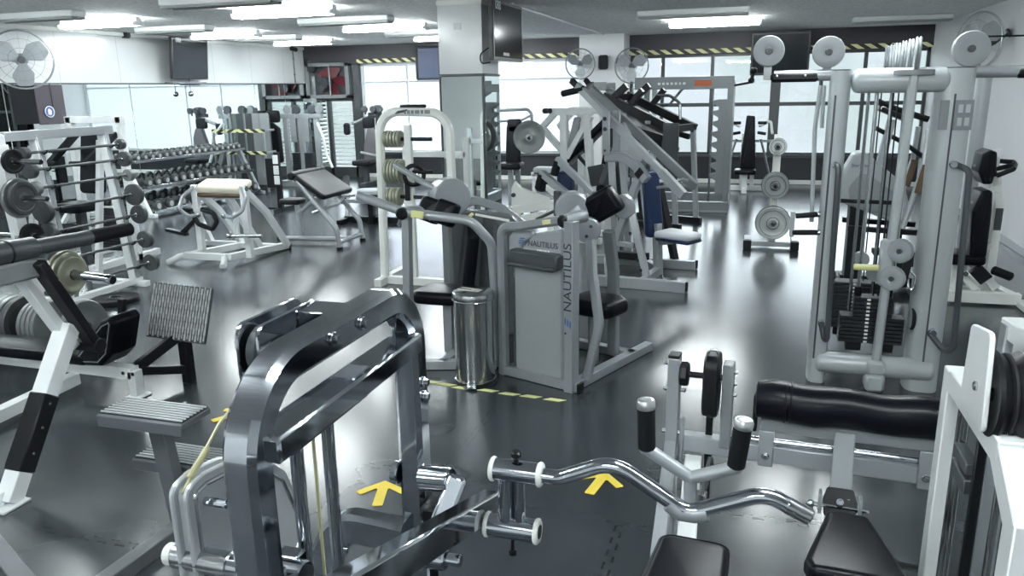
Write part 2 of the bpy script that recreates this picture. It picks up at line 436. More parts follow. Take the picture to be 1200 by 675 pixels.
# back wall: dark dado, window bays, dark header
xa0,xa1 = bx(424),-3.45
xb0,xb1 = -2.55,XR
WZ0,WZ1 = .55,2.62
struct('wall_back',WAINS,M().box(((xa0+XR)/2,YB+.06,WZ0/2),(XR-xa0,.12,WZ0),bv=.001))
struct('trim_2',FASCIA,M().box(((XL+XR)/2,YB-.03,(WZ1+CZ)/2),(XR-XL,.3,CZ-WZ1),bv=.001))
struct('baseboard_back',CREAM,M().box(((xa0+XR)/2,YB-.02,.05),(XR-xa0,.03,.09)))
struct('trim_3',FRAME,M().box(((xa0+XR)/2,YB-.03,WZ0+.02),(XR-xa0,.12,.045)))
struct('trim_4',FRAME,M().box((xa0-.09,YB-.02,CZ/2),(.16,.2,CZ)))
def window(n,x0,x1,mull,trans,glass,wide=()):
    f=M(); h=WZ1-WZ0
    f.box(((x0+x1)/2,YB+.02,WZ1-.03),(x1-x0,.08,.06)); f.box(((x0+x1)/2,YB+.02,WZ0+.07),(x1-x0,.08,.06))
    for x in (x0+.03,x1-.03): f.box((x,YB+.02,(WZ0+WZ1)/2),(.06,.08,h))
    for x in mull: f.box((x,YB+.02,(WZ0+WZ1)/2),((.19 if x in wide else .07) if n=='window_2' else .03,.09 if n=='window_2' else .03,h))
    for z in trans: f.box(((x0+x1)/2,YB+.02,z),(x1-x0,.085,.075 if n=='window_2' else .02))
    o=struct(n,FRAME if n=='window_2' else mat('pale_window_frame',(.55,.58,.6),.4),f)
    struct('window_pane',glass,M().box(((x0+x1)/2,YB+.03,(WZ0+WZ1)/2),(x1-x0-.04,.006,h-.04),bv=0),o)
    return o
window('window_1',xa0,xa1,[bx(477),bx(527)],[2.2],FROST)
window('window_2',xb0,xb1,[bx(777,80),bx(834,100),bx(909,100),bx(1013,90)],[1.61],GLASS,(bx(909,100),))
# pillars
struct('pillar_1',WPANEL,M().box((-3.375,9.3,1.51),(.55,.6,3.02),bv=.003))
struct('pillar_2',RWALL,M().box(((xa1+xb0)/2,16.45,1.51),(xb0-xa1,.9,3.02),bv=.003))
struct('trim_5',CREAM,M().box((-3.375,9.3,2.985),(.57,.62,.06)))
# hazard tape on the header
for nm,lb,x0,x1 in (('hazard_tape','yellow and black hazard tape along the header above the left window bay',xa0,xa1),('hazard_tape','yellow and black hazard tape along the header above the right window bay',xb0,xb1)):
    solo(nm,TAPE,M().box(((x0+x1)/2,YB-.186,WZ1+.045),(x1-x0,.008,.09),bv=.001),lb,'tape','hazard tape on the window header')
# mirrors on the left wall
ym=[X(p,110,XL).y for p in (3,70,152,258,298,333,372)]
ym=[5.6,7.4]+[y for y in ym if y>7.5]
ym=sorted(ym)+[YB-.05]
for i in range(len(ym)-1):
    y0,y1=ym[i],ym[i+1]
    t=T('wall_mirror',f'{ORD[i+1]} tall mirror panel along the left wall, counting towards the windows','mirror',(XL+.005,(y0+y1)/2,.3),0,'mirror panels on the left wall')
    t.part('glass_panel',MIRROR,M().box((XL+.009,(y0+y1)/2,1.125),(.008,y1-y0-.012,2.11),bv=.002))
    
    for z in (2.19,.06): t.part('rail',DARKG,M().box((XL+.012,(y0+y1)/2,z),(.02,y1-y0,.022),bv=.002))
# mirror on pillar 1
t=T('pillar_mirror','mirror cladding on the lower part of the white pillar','mirror',(-3.375,9.0,0))
t.part('glass_panel',MIRROR,M().box((-3.375,8.988,1.16),(.53,.008,1.98),bv=.002))
t.part('glass_panel',MIRROR,M().box((-3.088,9.3,1.16),(.008,.56,1.98),bv=.002))
t.part('edge_strip',DARKG,M().box((-3.375,8.985,2.165),(.57,.02,.03)).box((-3.092,9.3,2.165),(.02,.62,.03)).box((-3.64,8.985,1.1),(.025,.02,2.1)).box((-3.095,8.985,1.1),(.02,.02,2.1)))
# door bay in the far left corner: louvred door and red extractor fan
xd0,xd1=XL+.02,xa0-.17
DZ=1.83
fr=M()
for x in (xd0+.04,(xd0+xd1)/2-.12,xd1-.04): fr.box((x,YB,DZ/2),(.09,.1,DZ))
fr.box(((xd0+xd1)/2,YB,DZ),(xd1-xd0,.1,.1)).box(((xd0+xd1)/2,YB,.12),(xd1-xd0,.1,.24))
dr=struct('door_1',FRAME,fr)
struct('door_pane',GLASS,M().box(((xd0+xd1)/2,YB+.02,.95),(xd1-xd0,.006,1.7),bv=0),dr)
sl=M()
for k in range(16): sl.bar((xd0+.05,YB+.05,.3+k*.095),(xd1-.05,YB+.05,.3+k*.095),.05,.012,up=(0,.6,.8))
struct('door_louvre',CREAM,sl,dr)
cb=M()
for x in (xd0+.04,xd1-.04): cb.box((x,YB,(DZ+CZ)/2),(.1,.1,CZ-DZ))
struct('trim_6',FRAME,cb)
struct('window_3',GLASS,M().box(((xd0+xd1)/2,YB+.03,2.78),(xd1-xd0-.1,.006,.4),bv=0))
# ---- ceiling lights
LAMP=emis('lit_tube',(.92,.985,1.0),44.0)
DIFF=mat('louvre_plastic',(.30,.32,.31),.4)
def light(name_lit,x,y,label,lit,L=1.3):
    t=T('ceiling_light',label,'ceiling light',(x,y,CZ),0,'fluorescent fittings on the ceiling')
    t.part('housing',WHITE,M().boxm((x,y,CZ-.04),XA,YA,ZA,L,.10 if lit else .24,.074,.012))
    if lit:
        for d in (-.085,.085): t.part('tube',LAMP,M().cyl((x-L/2+.04,y+d,CZ-.092),(x+L/2-.04,y+d,CZ-.092),.019,seg=10))
        
        for q in (-1,1): t.part('end_cap',WHITE,M().box((x+q*(L/2-.02),y,CZ-.09),(.035,.2,.05)))
    else:
        g=M()
        n=int(L/.07)
        for k in range(n): g.box((x-L/2+.04+k*(L-.08)/(n-1),y,CZ-.088),(.008,.2,.022),bv=.001)
        g.box((x,y-.1,CZ-.09),(L-.02,.012,.03),bv=.002).box((x,y+.1,CZ-.09),(L-.02,.012,.03),bv=.002).box((x,y,CZ-.09),(L-.04,.03,.024),bv=.002)
        t.part('louvre',DIFF,g)
colA=[(8.05,0),(9.05,1),(10.5,0),(11.75,1),(13.0,0),(14.2,1)]
colB=[(7.62,0),(8.85,1),(10.4,0),(11.65,1),(13.2,0),(14.4,1)]
rown=['nearest','second','third','fourth','fifth','furthest']
for k,(y,l) in enumerate(colA): light('a',-8.62,y,f'{"lit" if l else "unlit"} fluorescent fitting, {rown[k]} in the row along the left mirror wall',l)
for k,(y,l) in enumerate(colB): light('b',-5.62,y,f'{"lit" if l else "unlit"} fluorescent fitting, {rown[k]} in the row left of the white pillar',l,1.42)
light('d',-.9,11.55,'unlit white fluorescent fitting above the sawtooth rack side of the room',0,1.5)
light('d',-.7,13.4,'lit fluorescent fitting right of the white pillar, nearer the windows',1,1.45)
light('e',2.15,14.3,'unlit fluorescent fitting on the ceiling near the right wall',0,1.45)
for (x,y) in ((-8.6,5.5),(-5.6,5.2),(.4,5.6),(-5.6,1.6),(-2.6,1.0),(.6,1.4),(.9,9.0),(-.6,-1.6),(-4.6,-1.8)):
    light('r',x,y,'lit fluorescent fitting on the ceiling over the near half of the gym',1,1.4)
# ---- world: bright overcast sky
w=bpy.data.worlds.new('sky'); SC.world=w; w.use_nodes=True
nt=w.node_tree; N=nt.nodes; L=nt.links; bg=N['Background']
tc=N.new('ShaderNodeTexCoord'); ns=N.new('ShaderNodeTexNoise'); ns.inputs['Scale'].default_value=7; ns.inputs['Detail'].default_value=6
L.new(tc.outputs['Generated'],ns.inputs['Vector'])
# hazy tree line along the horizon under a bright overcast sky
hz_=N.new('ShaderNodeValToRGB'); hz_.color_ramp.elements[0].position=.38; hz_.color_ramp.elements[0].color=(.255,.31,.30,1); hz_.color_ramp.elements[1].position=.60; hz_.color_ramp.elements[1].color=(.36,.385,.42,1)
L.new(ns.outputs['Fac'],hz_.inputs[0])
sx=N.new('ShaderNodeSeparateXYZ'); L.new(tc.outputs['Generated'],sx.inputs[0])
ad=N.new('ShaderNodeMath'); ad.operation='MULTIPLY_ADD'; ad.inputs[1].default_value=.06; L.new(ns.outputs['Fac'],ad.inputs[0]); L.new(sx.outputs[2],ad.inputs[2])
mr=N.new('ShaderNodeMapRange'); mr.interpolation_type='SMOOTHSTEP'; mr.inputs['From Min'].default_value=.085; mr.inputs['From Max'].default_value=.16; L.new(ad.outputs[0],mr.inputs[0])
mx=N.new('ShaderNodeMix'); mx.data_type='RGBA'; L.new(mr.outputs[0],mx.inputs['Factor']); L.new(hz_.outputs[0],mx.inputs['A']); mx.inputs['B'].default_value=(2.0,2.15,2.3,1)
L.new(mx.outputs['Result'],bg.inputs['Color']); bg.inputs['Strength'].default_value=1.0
vs=SC.view_settings; SC.display_settings.display_device='sRGB'
vs.view_transform='Standard'; vs.look='None'; vs.gamma=1; vs.use_curve_mapping=False; vs.exposure=1.33
# ---- wall and ceiling fittings
def fan(name,label,c,nrm,r,mount,group=None,dark=False):
    nrm=v(nrm).normalized(); c=v(c); t=T(name,label,'fan',tuple(mount),0,group)
    a,b=perp(nrm)
    g=M().ring(c,nrm,r,.014,32,6)
    for q,z in ((.72,.085),(.40,.095),(.98,-.05)): g.ring(c+nrm*(z*r/.38),nrm,r*q,.0022,28,4)
    for k in range(16):
        d=a*math.cos(2*PI*k/16)+b*math.sin(2*PI*k/16)
        g.tube([c+nrm*.09*r/.38+d*r*.15,c+nrm*.085*r/.38+d*r*.72,c+nrm*.05*r/.38+d*r*.98,c+d*r],.0015,seg=4)
    t.part('cage',GREY if not dark else SILVER,g)
    bl=[]
    hub=t.part('hub',DARKG,M().cyl(c-nrm*.06,c+nrm*.05,r*.13,seg=16))
    for k in range(3):
        ang=2*PI*k/3+.4; d=a*math.cos(ang)+b*math.sin(ang); e=nrm.cross(d)
        out=roundpoly([(.1*r,-.10*r),(.5*r,-.46*r),(.88*r,-.36*r),(.92*r,.16*r),(.5*r,.30*r),(.1*r,.1*r)],.14*r)
        t.part('blade',SILVER,M().prism(out,c,d,(e+nrm*.35).normalized(),.006,.002))
    mo=v(mount); back=c-nrm*.22
    t.part('motor',DARKG if dark else PLASTIC,M().cyl(c-nrm*.2,c-nrm*.05,r*.22,seg=18,bv=.02))
    t.part('bracket',DARKG,M().tube([back,back-v(0,0,.05),mo],.018,.05).cyl(mo+(back-mo).normalized()*.03,mo,.06))
    return t
p=X(25,70,-9.75)
fan('wall_fan','large caged fan on the left wall, nearest the camera',p,(C0-p)*v(1,1,.6) if False else v(.75,-.66,-.05),.39,v(XL+.01,p.y+.25,p.z+.05))
p=Y(680,75,15.75); fan('pillar_fan','caged fan hanging left of the far window pillar',p,v(.35,-.93,0),.29,v(-3.3,16.0,p.z+.1),'fans on the far pillar')
p=Y(740,77,15.75); fan('pillar_fan','white caged fan hanging right of the far window pillar',p,v(-.05,-1,0),.33,v(-2.7,16.0,p.z+.12),'fans on the far pillar')
p=X(1147,48,2.72); fan('wall_fan','caged fan high in the far right corner beside the cable tower',p,v(-.85,-.52,0),.36,v(XR-.01,p.y+.1,p.z+.1),dark=True)
# red extractor fan in its grey box
xc=(xd0+xd1)/2
t=T('extractor_fan','grey box extractor fan with red blades above the louvred door','fan',(xc,YB-.12,1.85))
bw=xd1-xd0-.06
box=M()
for q in (-1,1): box.box((xc+q*(bw/2-.05),YB-.13,2.25),(.1,.22,.8)); box.box((xc,YB-.13,2.25+q*.36),(bw,.22,.08))
t.part('frame',GREY,box)
for k in range(5):
    a=2*PI*k/5; d=v(math.cos(a),0,math.sin(a)); e=v(-math.sin(a),-.3,math.cos(a)).normalized()
    t.part('blade',REDV,M().prism(roundpoly([(.04,-.07),(.33,-.16),(.36,.12),(.06,.07)],.04),v(xc+.05,YB-.12,2.25),d,e,.008,.002))
t.part('motor',DARKG,M().cyl((xc-.06,YB-.3,2.2),(xc-.02,YB-.13,2.22),.12,seg=16).cyl((xc-.12,YB-.3,2.08),(xc-.12,YB-.2,2.08),.07).cyl((xc-.16,YB-.3,2.3),(xc-.16,YB-.2,2.3),.06))
t.part('back_panel',DARKG,M().box((xc,YB-.02,2.25),(bw-.1,.02,.66)))
t.part('strut',PALE,M().box((xc+.08,YB-.26,2.25),(.035,.02,.7)))
# TVs
def tv(label,c,ax,w,h,nrm,mount,cat='television'):
    c=v(c); ax=v(ax).normalized(); nrm=v(nrm).normalized(); up=nrm.cross(ax).normalized()
    if up.z<0: up=-up
    t=T('television',label,cat,tuple(mount))
    t.part('casing',CASE,M().boxm(c,ax,up,nrm,w,h,.06,.012))
    t.part('screen',SCREEN,M().boxm(c+nrm*.031,ax,up,nrm,w*.93,h*.88,.004,.001))
    t.part('mount',DARKG,M().bar(c-nrm*.03,mount,.05,.05))
    return t,c,ax,up,nrm
y0,y1=X(196,70,XL+.25).y,X(246,70,XL+.25).y
zc=X(221,69,XL+.25).z
t,c,ax,up,nr=tv('flat television on the left wall above the mirrors',(XL+.25,(y0+y1)/2,zc),(-.12,1,0),(y1-y0),.72,(1,.12,-.1),(XL+.01,(y0+y1)/2,zc))
t.part('shelf',GREY,M().box((XL+.12,(y0+y1)/2,zc-.42),(.2,.9,.03)).tube([(XL+.2,(y0+y1)/2,zc-.36),(XL+.2,(y0+y1)/2,zc-.4)],.015))
t.text('sticker','088',WPRINT,c+ax*-.38*1.0+up*.31+nr*.035,ax,up,.11)
lamp_c=v(XL+.18,(y0+y1)/2+.02,zc-.62)
t2=T('wall_globe','small round steel globe hanging under the television shelf','ornament',tuple(lamp_c))
t2.part('ball',STEEL,M().sph(lamp_c,.05)); t2.part('stem',DARKG,M().tube([lamp_c+v(0,0,.05),lamp_c+v(0,0,.185)],.006))
ya,yb=8.78,10.05
t,c,ax,up,nr=tv('flat television hung on the side of the white pillar',(-2.93,9.42,2.66),(0,1,0),1.2,.68,(1,-.02,0),(-3.09,9.42,2.66))
t.text('sticker','088',WPRINT,c+ax*-.42+up*.27+nr*.035,ax,up,.14)
marks(t,'lettering',WPRINT,c+ax*-.12-up*.26+nr*.034,ax,up,[.03,.012,.03,.02,.012,.03,.02],.035,.012)
t.part('cable',BLACK,M().tube([c-ax*.55-up*.2-nr*.05,c-ax*.72-up*.28-nr*.1,c-ax*.68-up*.38-nr*.1,c-ax*.5-up*.36-nr*.05],.008,.08))
p0,p1=Y(880,62,YB-.5),Y(949,62,YB-.5)
pz=(Y(900,42,YB-.5).z+Y(900,84,YB-.5).z)/2
tv('dark television under the header in front of the back windows',((p0.x+p1.x)/2,YB-.55,pz),(1,0,0),p1.x-p0.x,.80,(0,-1,-.06),((p0.x+p1.x)/2,YB-.19,2.85))
# notice board / speaker panel, small speakers, sensor, camera
p0,p1=Y(489,75,YB-.24),Y(516,75,YB-.24)
t=T('dark_panel','dark rectangular panel hung at the header left of the white pillar','panel',((p0.x+p1.x)/2,YB-.2,2.3))
zc=(Y(500,57,YB-.24).z+Y(500,91,YB-.24).z)/2
t.part('board',NAVY,M().box(((p0.x+p1.x)/2,YB-.24,zc),(p1.x-p0.x,.05,.68)))
t.part('frame',BLACK,M().rtube([(p0.x,YB-.265,zc-.34),(p0.x,YB-.265,zc+.34),(p1.x,YB-.265,zc+.34),(p1.x,YB-.265,zc-.34),(p0.x,YB-.265,zc-.34)],.04,.05,YA))
p=X(363,77,XL+.12)
t=T('wall_speaker','small black speaker on the left wall beside the extractor fan','speaker',(XL,p.y,p.z)); t.part('cabinet',CASE,M().boxm(p,v(.8,-.6,0),v(.6,.8,0),ZA,.2,.2,.3,.02)); t.part('bracket',DARKG,M().bar(p,(XL+.005,p.y,p.z),.05,.05))
p=Y(707,73,15.93)
t=T('pillar_speaker','small black speaker on the face of the far window pillar','speaker',(p.x,15.99,p.z)); t.part('cabinet',CASE,M().boxm(p,XA,YA,ZA,.19,.1,.28,.03)); t.part('grille',RUBBER,M().boxm(p-v(0,.05,0),XA,YA,ZA,.15,.01,.22,.01))
p=X(149,41,XL+.06); solo('wall_sensor',DARKG,M().box(p,(.08,.07,.07)).box(p-v(.03,0,0),(.06,.12,.1)),'small dark sensor on the white ceiling trim above the mirrors','sensor',loc=tuple(p))
p=X(345,57,XL+.1)
t=T('security_camera','small security camera at the top of the left wall near the corner','camera',(XL,p.y,p.z)); t.part('body',CASE,M().cyl(p-v(0,.12,0),p+v(0,.06,-.02),.05)); t.part('bracket',PALE,M().bar(p,(XL+.005,p.y,p.z+.06),.03,.03))
t=T('cable_trunking','thin grey vertical trunking on the white left wall below the camera','trunking',(XL,p.y,2.2)); t.part('channel',GREY,M().box((XL+.012,p.y+.06,2.56),(.022,.035,.7))); t.part('clip',DARKG,M().box((XL+.014,p.y+.06,2.4),(.028,.05,.02)).box((XL+.014,p.y+.06,2.75),(.028,.05,.02)))
# plate with a lock on the pillar
solo('wall_plate',PALE,M().box((-3.4,8.994,2.72),(.09,.01,.07)),'small square cover plate on the white pillar','cover plate',loc=(-3.4,8.994,2.72))
# conduit along the ceiling
t=T('ceiling_conduit','thin white conduit running along the ceiling between the two pillars','conduit',(-3.0,12.5,3.0)); t.part('pipe',WHITE,M().cyl((-2.95,9.7,3.005),(-2.95,15.95,3.005),.012,seg=8)); t.part('junction_box',WHITE,M().box((-2.95,9.66,3.0),(.08,.08,.036)))
# ---- floor markings
def arrow(px,py,heading,label,s=.26):
    c=Z(px,py,.0); a=math.radians(heading); ax=v(math.cos(a),math.sin(a),0); ay=v(-ax.y,ax.x,0)
    g='yellow arrows on the rubber floor'
    out=roundpoly([(-.5*s,.10*s),(.20*s,.10*s),(-.06*s,.40*s),(.06*s,.52*s),(.48*s,.0),(.06*s,-.52*s),(-.06*s,-.40*s),(.20*s,-.10*s),(-.5*s,-.10*s)],.03*s,3)
    solo('floor_arrow',YELLOW,M().prism(out,c+v(0,0,.0035),ax,ay,.003,0),label,'floor arrow',g,loc=tuple(c))
arrow(447,578,107,'yellow floor arrow behind the chrome machine, seen through its frame')
arrow(701,566,80,'yellow floor arrow in the open, behind the bent chrome bar')
arrow(531,610,95,'yellow floor arrow mostly hidden by the chrome lever arm')
arrow(272,487,60,'yellow floor arrow peeking out left of the big chrome frame')
hz=[(505,448),(523,451),(541,455),(572,458),(597,462),(622,465),(650,469)]
for i,(px,py) in enumerate(hz):
    c=Z(px,py,0); d=(Z(650,469,0)-Z(505,448,0)).normalized(); e=v(-d.y,d.x,0)
    solo('floor_stripe',YELLOWP,M().prism([(-.075,-.02),(.035,-.02),(.075,.02),(-.035,.02)],c+v(0,0,.003),d,e,.003,0),f'{ORD[i+1]} pale yellow floor stripe from the left in front of the pedal bin','floor marking','yellow hazard stripes on the floor',loc=tuple(c))
# ================================================================== FOREGROUND MACHINES
def bolt(t,c,ax,r=.012,m=None,parent=None):
    ax=v(ax).normalized(); c=v(c)
    mb=M().cyl(c,c+ax*.005,r*1.5,seg=16,bv=.001).cyl(c+ax*.004,c+ax*.014,r,seg=6,bv=.001)
    t.part('bolt',m or CHROME,mb,parent)
# ---------------- chrome curl machine
t=T('chrome_curl_machine','large polished chrome curl machine with rounded upright frame and bent curl bar, nearest the camera','gym machine',(-.8,1.35,0))
XF=-.8; yl,yr,zt=1.03,1.70,1.525
fr=M().rtube([(XF,yl,0),(XF,yl,zt),(XF,yr,zt),(XF,yr,0)],.068,.068,XA,.15,n=12,rr=.012)
fr.box((XF,(yl+yr)/2,.035),(.068,yr-yl,.068),bv=.01)
for y in (yl,yr): fr.box((XF-.18,y,.035),(.62,.08,.07),bv=.01)
t.part('frame',CHROME,fr)
for px,py in ((390,397),(424,379)):
    p=X(px,py,XF+.034); bolt(t,(XF+.034,p.y,p.z),XA,.010)
for py in (450,467):
    p=X(494,py,XF+.034); bolt(t,(XF+.034,yr,p.z),XA,.010)
t.part('cross_beam',CHROME,M().bar((XF+.015,yl+.02,1.40),(XF+.015,yr-.03,1.40),.075,.05,bv=.006))
bm=t.part('stack_plate',BLACK,M().box((XF+.005,1.27,1.365),(.05,.30,.02)))
for y in (1.175,1.29): t.part('guide_rod',CHROME,M().cyl((XF,y,.3),(XF,y,1.37),.0135,seg=14))
t.part('cable',CORDY,M().tube([(XF,1.235,.35),(XF,1.235,1.37)],.0035,seg=6))
ws=M()
for k in range(12): ws.box((XF,1.232,.10+k*.026),(.11,.26,.024),bv=.003)
t.part('weight_stack',STACK,ws)
# rear pulley bracket with cable to the cam disc
for x in (-1.005,-.955):
    t.part('bracket_plate',CHROME,M().prism(roundpoly([(1.30,1.40),(1.30,1.535),(1.55,1.535),(1.55,1.44),(1.42,1.38)],.03),(x,0,0),YA,ZA,.008,.002))
t.part('bracket_tube',CHROME,M().bar((-.95,1.49,1.50),(XF-.02,1.49,1.50),.09,.06))
t.part('pulley',DARKG,M().cyl((-.992,1.36,1.465),(-.968,1.36,1.465),.055,seg=24))
# cam disc parallel to the frame, behind it
dx=-1.0
cam_=[X(*q_,dx) for q_ in ((206,574),(228,553),(262,537),(296,533),(326,551),(343,590),(347,630),(336,676),(302,722),(252,735),(224,700))]
cam_=[(q_.y,q_.z) for q_ in cam_]
cam_=roundpoly(cam_[:1]+cam_[1:],.03,5)
cd=t.part('cam_disc',CAMST,M().prism(cam_,(dx+.016,0,0),YA,ZA,.012,.003).prism(inset(cam_,.014),(dx,0,0),YA,ZA,.022,0).prism(cam_,(dx-.016,0,0),YA,ZA,.012,.003))
t.part('cam_rim',STEEL,M().tube([v(dx+.022,a_,b_) for a_,b_ in inset(cam_,.022)],.005,seg=8,closed=True),cd)
ay_,az_=1.10,1.118
t.part('axle',STEEL,M().cyl((dx-.045,ay_,az_),(dx+.085,ay_,az_),.026,seg=20))
t.part('axle_sleeve',CHROME,M().cyl((dx+.08,ay_,az_),(XF-.03,ay_,az_),.023,seg=20))
t.part('axle_cap',CREAM,M().cyl((dx-.066,ay_,az_),(dx-.045,ay_,az_),.022,seg=18))
p=v(dx+.02,1.121,1.235)
t.part('pin',CHROME,M().cyl(p,p+v(.055,0,0),.009,seg=10),cd)
t.part('cable',CORDY,M().tube([(-.98,1.33,1.42),(-.99,1.20,1.36),(dx,1.088,1.265)],.0035,seg=6).cyl((-.99,1.16,1.327),(dx,1.11,1.285),.007,seg=10))
t.part('disc_bearing',CHROME,M().cyl((XF-.06,ay_,az_),(XF+.045,ay_,az_),.034,seg=18))
t.part('disc_mount',CHROME,M().bar((XF-.005,yl,az_),(XF-.005,ay_+.05,az_),.05,.06))
# brace bent behind right leg
t.part('brace',CHROME,M().rtube([(XF-.02,1.655,.86),(-1.0,1.65,.875),(-1.11,1.64,.65),(-1.18,1.63,0)],.06,.09,YA,.08,rr=.012))
# roller axle and link to the lever
t.part('axle_cap',CHROME,M().cyl((XF-.055,1.68,1.03),(XF-.035,1.68,1.03),.03,seg=18))
t.part('roller_axle',CHROME,M().cyl((XF+.03,1.672,1.03),(-.685,1.66,1.04),.032,seg=18))
t.part('link_arm',CHROME,M().bar((-.665,1.66,1.055),(-.735,1.56,.83),.022,.05,up=(1,.2,0),bv=.008))
t.part('stop_pad',BLACK,M().box((XF+.055,1.68,.935),(.055,.07,.055),bv=.012))
# lever arm and T joint
A0,A1=v(-.5,.70,1.375),v(-.5,1.43,1.13)
lv=t.part('lever_arm',CHROME,M().bar(A0,A1,.04,.058,bv=.005))
t.part('pivot',CHROME,M().cyl((-.60,1.235,1.115),(-.495,1.235,1.115),.013,seg=16).cyl((-.60,1.235,1.115),(-.525,1.235,1.115),.024,seg=16).bar((-.58,1.25,1.115),(-.58,1.25,0),.04,.05,up=YA))
t.part('support_rail',CHROME,M().bar((-.58,1.25,.03),(XF,1.25,.03),.05,.06))
ty=1.33
def ey(px,py): return Y(px,py,ty)
lo0,lo1=ey(571,614),ey(630,626); lo1.z=lo0.z
t.part('lower_sleeve',CHROME,M().cyl(lo0,lo1,.0235,seg=22),lv)
t.part('sleeve_collar',CREAM,M().cyl(lo1-v(.006,0,0),lo1+v(.004,0,0),.0262,seg=22),lv)
t.part('sleeve_plug',BLACK,M().cyl(lo1+v(.003,0,0),lo1+v(.0055,0,0),.014,seg=18),lv)
t.part('sleeve_collar',CREAM,M().cyl(lo0-v(.004,0,0),lo0+v(.006,0,0),.0262,seg=22),lv)
t.part('spindle',CHROME,M().cyl(v(-.515,lo0.y,lo0.z),lo0,.013,seg=14),lv)
up0,up1=ey(578,549),ey(633,557); up1.z=up0.z
jm=(lo0+lo1)/2
t.part('joint_tube',CHROME,M().cyl(v(jm.x-.012,ty,lo0.z+.015),v(jm.x-.012,ty,up0.z-.012),.0165,seg=18).cyl(v(jm.x+.016,ty,lo0.z+.015),v(jm.x+.016,ty,up0.z-.012),.012,seg=18),lv)
t.part('upper_sleeve',CHROME,M().cyl(up0,up1,.022,seg=22),lv)
for q in (up0,up1): t.part('sleeve_collar',CREAM,M().cyl(q-v(.005,0,0),q+v(.005,0,0),.0248,seg=22),lv)
pk=(up0+up1)/2; t.part('set_knob',BLACK,M().cyl(pk+v(0,0,.018),pk+v(0,0,.034),.005,seg=10).cyl(pk+v(0,0,.03),pk+v(0,0,.044),.011,seg=14),lv)
t.part('set_screw',BLACK,M().cyl(jm-v(0,0,.02),jm-v(0,0,.055),.004,seg=8).cyl(jm-v(0,0,.05),jm-v(0,0,.062),.009,seg=12),lv)
bar=[ey(*q) for q in ((634,557),(655,560),(718,541),(806,601),(897,578),(948,605))]
cb=t.part('curl_bar',CHROME,M().tube(bar,.0148,[0,.05,.07,.05,.06,0],seg=16,n=8))
t.part('bar_end',STEEL,M().cyl(bar[-1]-(bar[-1]-bar[-2]).normalized()*.045,bar[-1]+(bar[-1]-bar[-2]).normalized()*.004,.0158,seg=16),cb)
y2=ty+.012
def gy(px,py): return Y(px,py,y2)
jn=gy(809,560)
t.part('handle_stem',PALE,M().tube([gy(809,598),jn],.0125,seg=14).tube([gy(757,525),jn],.0125,seg=14).tube([gy(861,548),jn],.0125,seg=14).sph(gy(757,525),.0135).sph(gy(863,547),.0135).sph(jn,.0135),cb)
t.part('weld_collar',PALE,M().tube([bar[3]+v(-.035,0,.016),bar[3]+v(-.012,0,.0),bar[3]+v(.012,0,.0),bar[3]+v(.035,0,.008)],.0175,seg=14),cb)
for a,b in (((758,527),(757,476)),((862,548),(871,499))):
    ga,gb=gy(*a),gy(*b)
    g=t.part('grip',GRIP,M().cyl(ga,gb,.0165,seg=18,bv=.004),cb)
    d=(gb-ga).normalized(); t.part('grip_cap',mat('satin_cap',(.52,.54,.55),.3,.85),M().lathe([(.0168,0),(.0178,.004),(.0178,.012),(.015,.017),(.011,.018),(.010,.016)],gb-d*.004,d,20),g)
# ---------------- grey leg machine with long roller pad
t=T('leg_curl_machine','grey leg machine with long black roller pad and two black seats','gym machine',(-.25,3.17,0))
yp=3.17
def q2(px,py,y=yp): return Y(px,py,y)
zp=q2(795,418).z; xp=q2(788,500).x
zb=q2(805,516).z
t.part('upright',PALE,M().bar((xp,yp,0),(xp,yp,zp),.05,.07,up=YA))
t.part('upright_cap',BLACK,M().box((xp,yp,zp+.006),(.05,.07,.014),bv=.004))
t.part('foot',PALE,M().box((xp,yp-.25,.03),(.06,.95,.06)))
for py in (425,455,505,535):
    p=q2(782,py); t.part('bolt',STEEL,M().cyl((xp-.045,yp,p.z),(xp+.05,yp,p.z),.010,seg=6))
pc=q2(835,446)
t.part('bearing',BLACK,M().cyl((xp+.025,yp,pc.z+.02),(xp+.06,yp,pc.z+.02),.055,seg=8,bv=.006))
t.part('axle',BLACK,M().cyl((xp+.05,yp,pc.z+.02),(pc.x+.05,yp,pc.z+.02),.014,seg=14))
t.part('cam',BLACK,M().prism(roundpoly([(-.10,-.14),(.06,-.14),(.09,.0),(.07,.125),(-.08,.125)],.055,6),(pc.x,yp,pc.z),YA,ZA,.062,.008))
t.part('cam_clip',STEEL,M().tube([(pc.x-.02,yp-.02,pc.z+.125),(pc.x-.015,yp-.02,pc.z+.145),(pc.x+.015,yp-.02,pc.z+.145),(pc.x+.02,yp-.02,pc.z+.125)],.005,.01))
x2=pc.x+.065
t.part('side_plate',GREY,M().bar((x2,yp,zb),(x2,yp,pc.z+.09),.045,.07,up=YA))
for dz in (.05,.0,-.05): bolt(t,(x2+.022,yp,pc.z+dz),XA,.008,STEEL)
t.part('strap',BLACK,M().box((pc.x-.005,yp+.01,pc.z-.33),(.03,.012,.44)))
xe=q2(1092,550).x
t.part('beam',PALE,M().bar((xp+.03,yp,zb),(xe,yp,zb),.06,.075))
t.part('joint_plate',PALE,M().box((xp+.045,yp-.03,zb+.02),(.02,.02,.2)))
rz=zb+.062
t.part('slide_rod',CHROME,M().cyl((x2,yp-.005,rz-.01),(xe,yp-.005,rz-.01),.014,seg=14))
for px in (897,1082):
    p=q2(px,535); t.part('end_bracket',PALE,M().box((p.x,yp-.036,zb+.03),(.06,.014,.16)))
    bolt(t,(p.x,yp-.043,zb+.0),-YA,.011,STEEL)
xr0,xr1=q2(888,463).x,xe+.0
zr=q2(890,465).z
